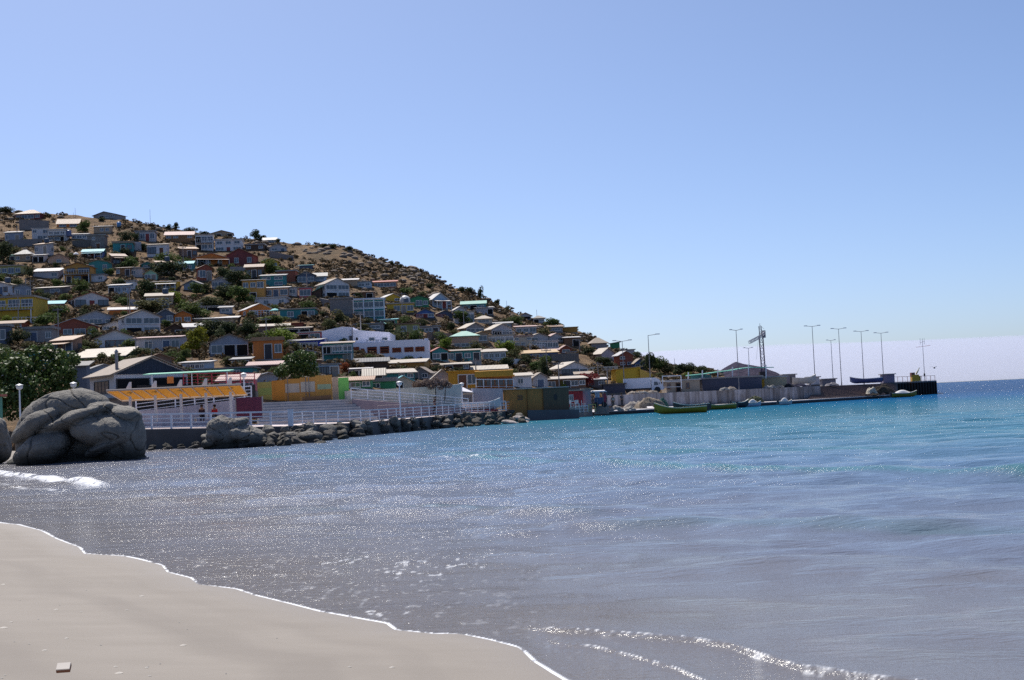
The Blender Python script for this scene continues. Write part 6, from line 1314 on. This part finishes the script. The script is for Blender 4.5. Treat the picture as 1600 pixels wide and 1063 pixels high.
TREES = [(5,413,34,38,'dark'),(46,433,16,20,'olive'),(132,363,26,19,'green'),(197,378,24,18,'dark'),(214,377,14,14,'dark'),(204,420,36,22,'green'),(183,412,26,20,'olive'),(258,420,46,26,'green'),(268,432,50,26,'dark'),(246,428,22,18,'dark'),(230,470,40,34,'dark'),(272,480,30,26,'bright'),(240,488,64,22,'olive'),(300,494,54,22,'green'),(307,460,28,20,'green'),(322,457,22,16,'dark'),
 (372,452,44,32,'dark'),(420,431,44,26,'green'),(376,478,46,32,'green'),(352,470,40,28,'dark'),(330,484,50,22,'olive'),(128,460,30,26,'green'),(24,460,32,26,'olive'),(72,472,22,16,'dark'),(92,497,34,22,'green'),(74,508,46,22,'green'),(10,508,24,16,'bright'),(28,537,34,26,'dark'),(140,552,36,24,'olive'),(104,548,30,22,'dark'),(307,556,42,46,'willow'),(330,528,60,30,'dark'),(355,528,34,26,'dark'),(388,526,34,30,'dark'),(392,500,20,16,'olive'),
 (436,544,60,32,'bright'),(420,506,66,14,'green'),(446,518,34,14,'olive'),(352,440,30,24,'dark'),(455,552,40,20,'olive'),(222,560,40,18,'olive'),(262,566,36,18,'green'),(288,572,26,28,'green'),(196,556,20,12,'olive'),(538,588,18,24,'orange'),(552,592,16,14,'green'),(568,517,26,14,'olive'),(605,518,30,16,'dark'),(618,538,36,26,'dark'),(650,537,28,24,'green'),(706,522,18,20,'dark'),(632,504,18,12,'green'),(636,462,24,14,'green'),(660,464,18,10,'olive'),(722,506,30,22,'green'),(750,500,16,10,'olive'),
 (790,556,32,26,'bright'),(802,563,24,20,'olive'),(696,549,26,22,'bright'),(806,508,26,16,'green'),(790,510,20,14,'olive'),(850,524,24,14,'olive'),(864,514,34,18,'green'),(850,590,18,30,'dark'),(780,584,22,12,'bright'),(920,554,24,16,'dark'),(945,574,34,18,'dark'),(940,602,18,16,'dark'),(918,604,26,24,'red'),(932,603,20,20,'red'),(1015,582,30,32,'dark'),(1030,582,26,26,'green'),(996,562,22,14,'dark'),(1044,584,24,20,'olive'),(1062,587,26,20,'dark'),(1078,584,26,18,'dark'),(1098,586,28,16,'dark'),(1072,592,18,12,'bright'),(1030,592,20,12,'olive'),
 (400,374,18,17,'dark'),(410,376,14,10,'dark'),(264,358,12,9,'dark'),(275,358,12,11,'dark'),(297,364,22,10,'dark'),(318,368,14,8,'dark'),(335,371,10,6,'dark'),(546,393,18,9,'dark'),(520,388,14,8,'dark'),(505,388,18,8,'dark'),(612,416,10,10,'dark'),(626,420,9,8,'dark'),(722,457,12,10,'dark'),(733,459,14,11,'dark'),(751,468,11,22,'dark'),(777,477,12,10,'dark'),(740,459,10,8,'dark'),(160,345,16,6,'dark'),(75,338,12,6,'dark'),(55,336,10,6,'dark'),(8,332,26,10,'dark'),(434,380,10,8,'dark'),(792,487,10,10,'olive'),(815,497,14,8,'olive'),(568,480,16,12,'green'),(630,472,14,8,'green'),(700,476,18,10,'olive'),(560,466,16,10,'dark'),(672,450,14,8,'dark'),(410,560,22,14,'olive'),(373,575,24,14,'dark'),(355,570,26,14,'olive'),(880,606,14,14,'bright'),(672,560,14,10,'green'),(486,470,20,10,'olive'),(528,505,18,12,'dark'),(240,400,16,10,'olive'),(170,430,18,12,'green'),(155,425,16,8,'olive'),(150,470,22,12,'olive'),(190,540,14,10,'green'),(505,492,16,8,'dark'),(540,560,14,8,'olive'),(716,540,14,8,'green')]
foot = [(h[0].x, h[0].y) for h in houses]
vi = 0
for px, yb, w_, h_, kind in TREES:
    D = hit(px, yb)-.6; k = D/F; q = wp(px, yb, D); q.z = H1(q.x, q.y)-.1; vi += 1
    me = crown(kind, vi % 4); wm_ = w_*k; hm = h_*k
    o = empty('tree' if h_ > 12 else 'bush', q, rng.uniform(0, 6.28), place_label(kind, q, px), 'tree' if h_ > 12 else 'bush', kind+' trees and bushes on the slope')
    cr_ = link('crown', me, o, (0, 0, -hm*.12 if h_ < 26 else 0), None, (wm_*.98, wm_*.98, hm*(1.12 if h_ < 26 else 1.0)))
    link('trunk', TRK, o, (0, 0, 0), None, (wm_, wm_, hm))
# garden bushes filling the gaps between the houses
g3 = random.Random(31); ngb = 0; plc = [(h[0].x, h[0].y) for h in houses]
for _ in range(4000):
    if ngb >= 165: break
    px = g3.uniform(-20, 900); a = ray(px, hor(px)).x; D0_ = float(np.interp(a, _FA, [q[1] for q in _FT])); D1_ = float(np.interp(a, _RA, _RD)); t = g3.uniform(.03, .85 if px < 430 else .55); y = D0_+(D1_-D0_)*t; x = a*y
    if min((x-p[0])**2+((y-p[1])*.8)**2 for p in plc) < 4.6**2: continue
    z = H1(x, y); s_ = g3.uniform(.9, 2.3); v_ = Vector((x, y, z-CAMZ)); dy_ = v_.dot(FW); pxx = 800+F*v_.dot(RT)/dy_; pyy = 531.5-F*v_.dot(UP)/dy_; k = F/y
    if overlap((pxx-s_*.6*k, pxx+s_*.6*k, pyy-s_*.9*k, pyy),   .22): continue
    kd = g3.choice(['dark', 'green', 'green', 'olive', 'dark', 'green']); o = link('bush', crown(kd, g3.randrange(4)), None, (x, y, z-.25*s_), (0, 0, g3.uniform(0, 6.28)), (s_*1.5, s_*1.4, s_*g3.uniform(.9, 1.3)))
    tag(o, 'leafy garden bush filling a gap between the hillside houses', 'bush', 'garden bushes between the houses'); plc.append((x, y)); ngb += 1
# fig tree at the left, large leaves
cl = []
r2_ = random.Random(5); Df = 104.0
for px, py, rr_, dy in ((20,610,26,0),(-20,600,30,1),(60,572,26,1.5),(30,575,24,0),(100,562,18,1),(88,590,24,.6),(60,605,26,-.5),(10,580,26,1),(-15,560,24,2),(45,553,18,1.5),(62,545,12,1.5),(105,580,14,0),(100,610,18,0),(30,636,24,-1),(60,628,22,-1),(95,630,18,0),(-10,636,24,-1),(75,555,14,2),(20,560,16,1),(108,597,12,.6),(112,562,8,.8),(35,620,24,-1.5)):
    q = wp(px, py, Df)-wp(50,655,Df); cl.append(((q.x, dy, q.z), rr_*Df/F))
ft = empty('tree', wp(50,655,Df,1.4), 0, 'big fig tree with glossy leaves behind the huge boulder at the left', 'tree'); v, f = leaf_cloud(9500, cl, .30, 77); link('crown', cloud_mesh(v, f, LM['fig'], 'crown'), ft, (0,0,wp(50,655,Df).z-1.4))
m = MB(); m.bar((0,0,-1),(0,0,2.2),.35,.25,10); m.bar((0,0,2),(-1.8,.3,4),.2,.08); m.bar((0,0,2),(1.6,.5,4),.2,.08); m.bar((0,0,2.1),(0,.8,4.6),.18,.07); m.build('trunk', barkm, ft)
# the tree behind the hoarding
cl = []; Dg = 128.0
for px, py, rr_ in ((445,578,13),(462,570,15),(480,572,16),(455,560,10),(470,556,12),(485,558,10),(438,582,10),(488,580,12),(468,583,15)):
    q = wp(px, py, Dg)-wp(468,592,Dg); cl.append(((q.x, q.x*.1, q.z), rr_*Dg/F))
ft = empty('tree', wp(468,592,Dg), 0, 'large-leaved tree behind the orange hoarding', 'tree'); v, f = leaf_cloud(2600, cl, .26, 78); link('crown', cloud_mesh(v, f, LM['fig'], 'crown'), ft); m = MB(); m.bar((0,0,-1.5),(0,0,1.2),.16,.1); m.bar((0,0,.8),(-.8,0,2),.08,.04); m.bar((0,0,.8),(.7,0,2),.08,.04); m.build('trunk', barkm, ft)
# dry bush on the beige wall
cl = []; Dg = 131.0
for px, py, rr_ in ((650,601,8),(665,598,8),(680,596,8),(692,598,8),(700,602,6),(658,603,8),(673,602,8),(688,603,7)):
    q = wp(px, py, Dg)-wp(673,611,Dg); cl.append(((q.x, 1.0, q.z), rr_*Dg/F))
ft = empty('bush', wp(673,611,Dg), 0, 'wide dry grey-pink bush spilling over the long beige wall', 'bush'); v, f = leaf_cloud(2400, cl, .16, 79); link('crown', cloud_mesh(v, f, LM['dry'], 'crown'), ft); m = MB(); [m.bar((x,1,-1),(x*1.15,1,.8),.06,.03) for x in (-1.5,-.5,.4,1.3)]; m.build('stem', barkm, ft)
cl = [((0,0,.3),.5),((.5,0,.15),.4),((-.4,.1,.2),.35)]; ft = empty('bush', wp(124,622,96), 0, 'small bright green bush on the right shoulder of the huge boulder', 'bush'); v, f = leaf_cloud(300, cl, .16, 80); link('crown', cloud_mesh(v, f, LM['bright'], 'crown'), ft)
# scrub and stones over the dry hillside (nobody could count them)
r_ = np.random.RandomState(21); vs = []; fs = []; nb = 0; sv = []; sf = []; ns = 0
bmx = bmesh.new(); bmesh.ops.create_icosphere(bmx, subdivisions=2, radius=1); RV = np.array([v.co[:] for v in bmx.verts]); RF = np.array([[v.index for v in f.verts] for f in bmx.faces]); bmx.free()
fa = np.array(foot)
def near_house(x, y, r): return len(fa) and np.min((fa[:, 0]-x)**2+(fa[:, 1]-y)**2) < r*r
cnt = 0
for _ in range(21000):
    px = r_.uniform(-60, 1120); t = r_.uniform(.02, 1.0)
    a = ray(px, hor(px)).x; D0_ = float(np.interp(a, _FA, [q[1] for q in _FT])); D1_ = float(np.interp(a, _RA, _RD)); y = D0_+(D1_-D0_)*t; x = a*y
    dens = float(fbm(x/14, y/14, 3))+.5
    if r_.rand() > smooth((dens-.24)/.3): continue
    if near_house(x, y, 4.2): continue
    z = H1(x, y)
    if r_.rand() < .80:
        s_ = r_.uniform(.35, 1.15)*(1.35 if (t < .62 and px < 620 and r_.rand() < .4) else 1); n_ = 34; v, f = leaf_cloud(n_, [((0,0,.35*s_), s_*.62),((s_*.3,0,.25*s_), s_*.4)], .42*s_, r_.randint(1e6), .8); vs.append(v+np.array([x, y, z])); fs.append(f+nb); nb += len(v)
    if r_.rand() < .22:
        s_ = r_.uniform(.15, .5)*(1.6 if r_.rand() < .12 else 1); q = RV*(1+.35*fbm(RV[:, 0]*2+x, RV[:, 1]*2+RV[:, 2]+y, 2))[:, None]*np.array([s_*r_.uniform(.9,1.7), s_, s_*r_.uniform(.5,.9)])+np.array([x+1.2, y, z]); sv.append(q); sf.append(RF+ns); ns += len(RV)
me = cloud_mesh(np.vstack(vs), np.vstack(fs), leafmat((.085,.068,.04),'scrub_leaves',.6,.15), 'hillside_scrub'); tag(link('hillside_scrub', me), kind='stuff')
# rocky outcrops along the ridge
for px, w_, cnt_ in ((500,60,16),(560,40,12),(650,30,26),(20,40,10),(425,30,5),(600,40,8),(1050,60,10)):
    for _ in range(cnt_):
        p_ = px+r_.uniform(-.5, .5)*w_; a = ray(p_, hor(p_)).x; D1_ = float(np.interp(a, _RA, _RD)); y = D1_-r_.uniform(-1, 16); x = a*y; z = H1(x, y); s_ = r_.uniform(.3, 1.0)
        q = RV*(1+.4*fbm(RV[:, 0]*2+x, RV[:, 1]*2+RV[:, 2]+y, 2))[:, None]*np.array([s_*1.3, s_, s_*.75])+np.array([x, y, z]); sv.append(q); sf.append(RF+ns); ns += len(RV)
V_ = np.vstack(sv); F_ = np.vstack(sf); me = bpy.data.meshes.new('hillside_stones'); me.from_pydata(V_.tolist(), [], F_.tolist()); me.materials.append(ROCKH); tag(link('hillside_stones', me), kind='stuff')
# shell fragments on the sand
m = MB(); r3 = random.Random(9); sh_ = []
for _ in range(60):
    px = r3.uniform(-10, 640); py = r3.uniform(860, 1063); dd = ray(px, py); t = -(CAMZ-.4)/dd.z; x, y = dd.x*t, t; s_d = float(shore_dist(np.array([x]), np.array([y]))[0])
    if s_d < 1.2: continue
    z = float(beach_h(np.array([x]), np.array([y]))[0]); r_s = r3.uniform(.006, .02)*(1.6 if r3.random() < .15 else 1); a0 = r3.uniform(0, 3); n_ = 6
    pts = [(x+r_s*math.cos(a0+i*1.047)*(1 if i % 2 else .7)*1.6, y+r_s*math.sin(a0+i*1.047), z+.002) for i in range(n_)]; m.add(pts+[(x, y, z+.007+r_s*.25)], [(i, (i+1) % n_, n_) for i in range(n_)])
tag(m.build('shell_fragments', flat((.50,.46,.41), .7, .3, 'shell_chips')), kind='stuff')
print('script done')
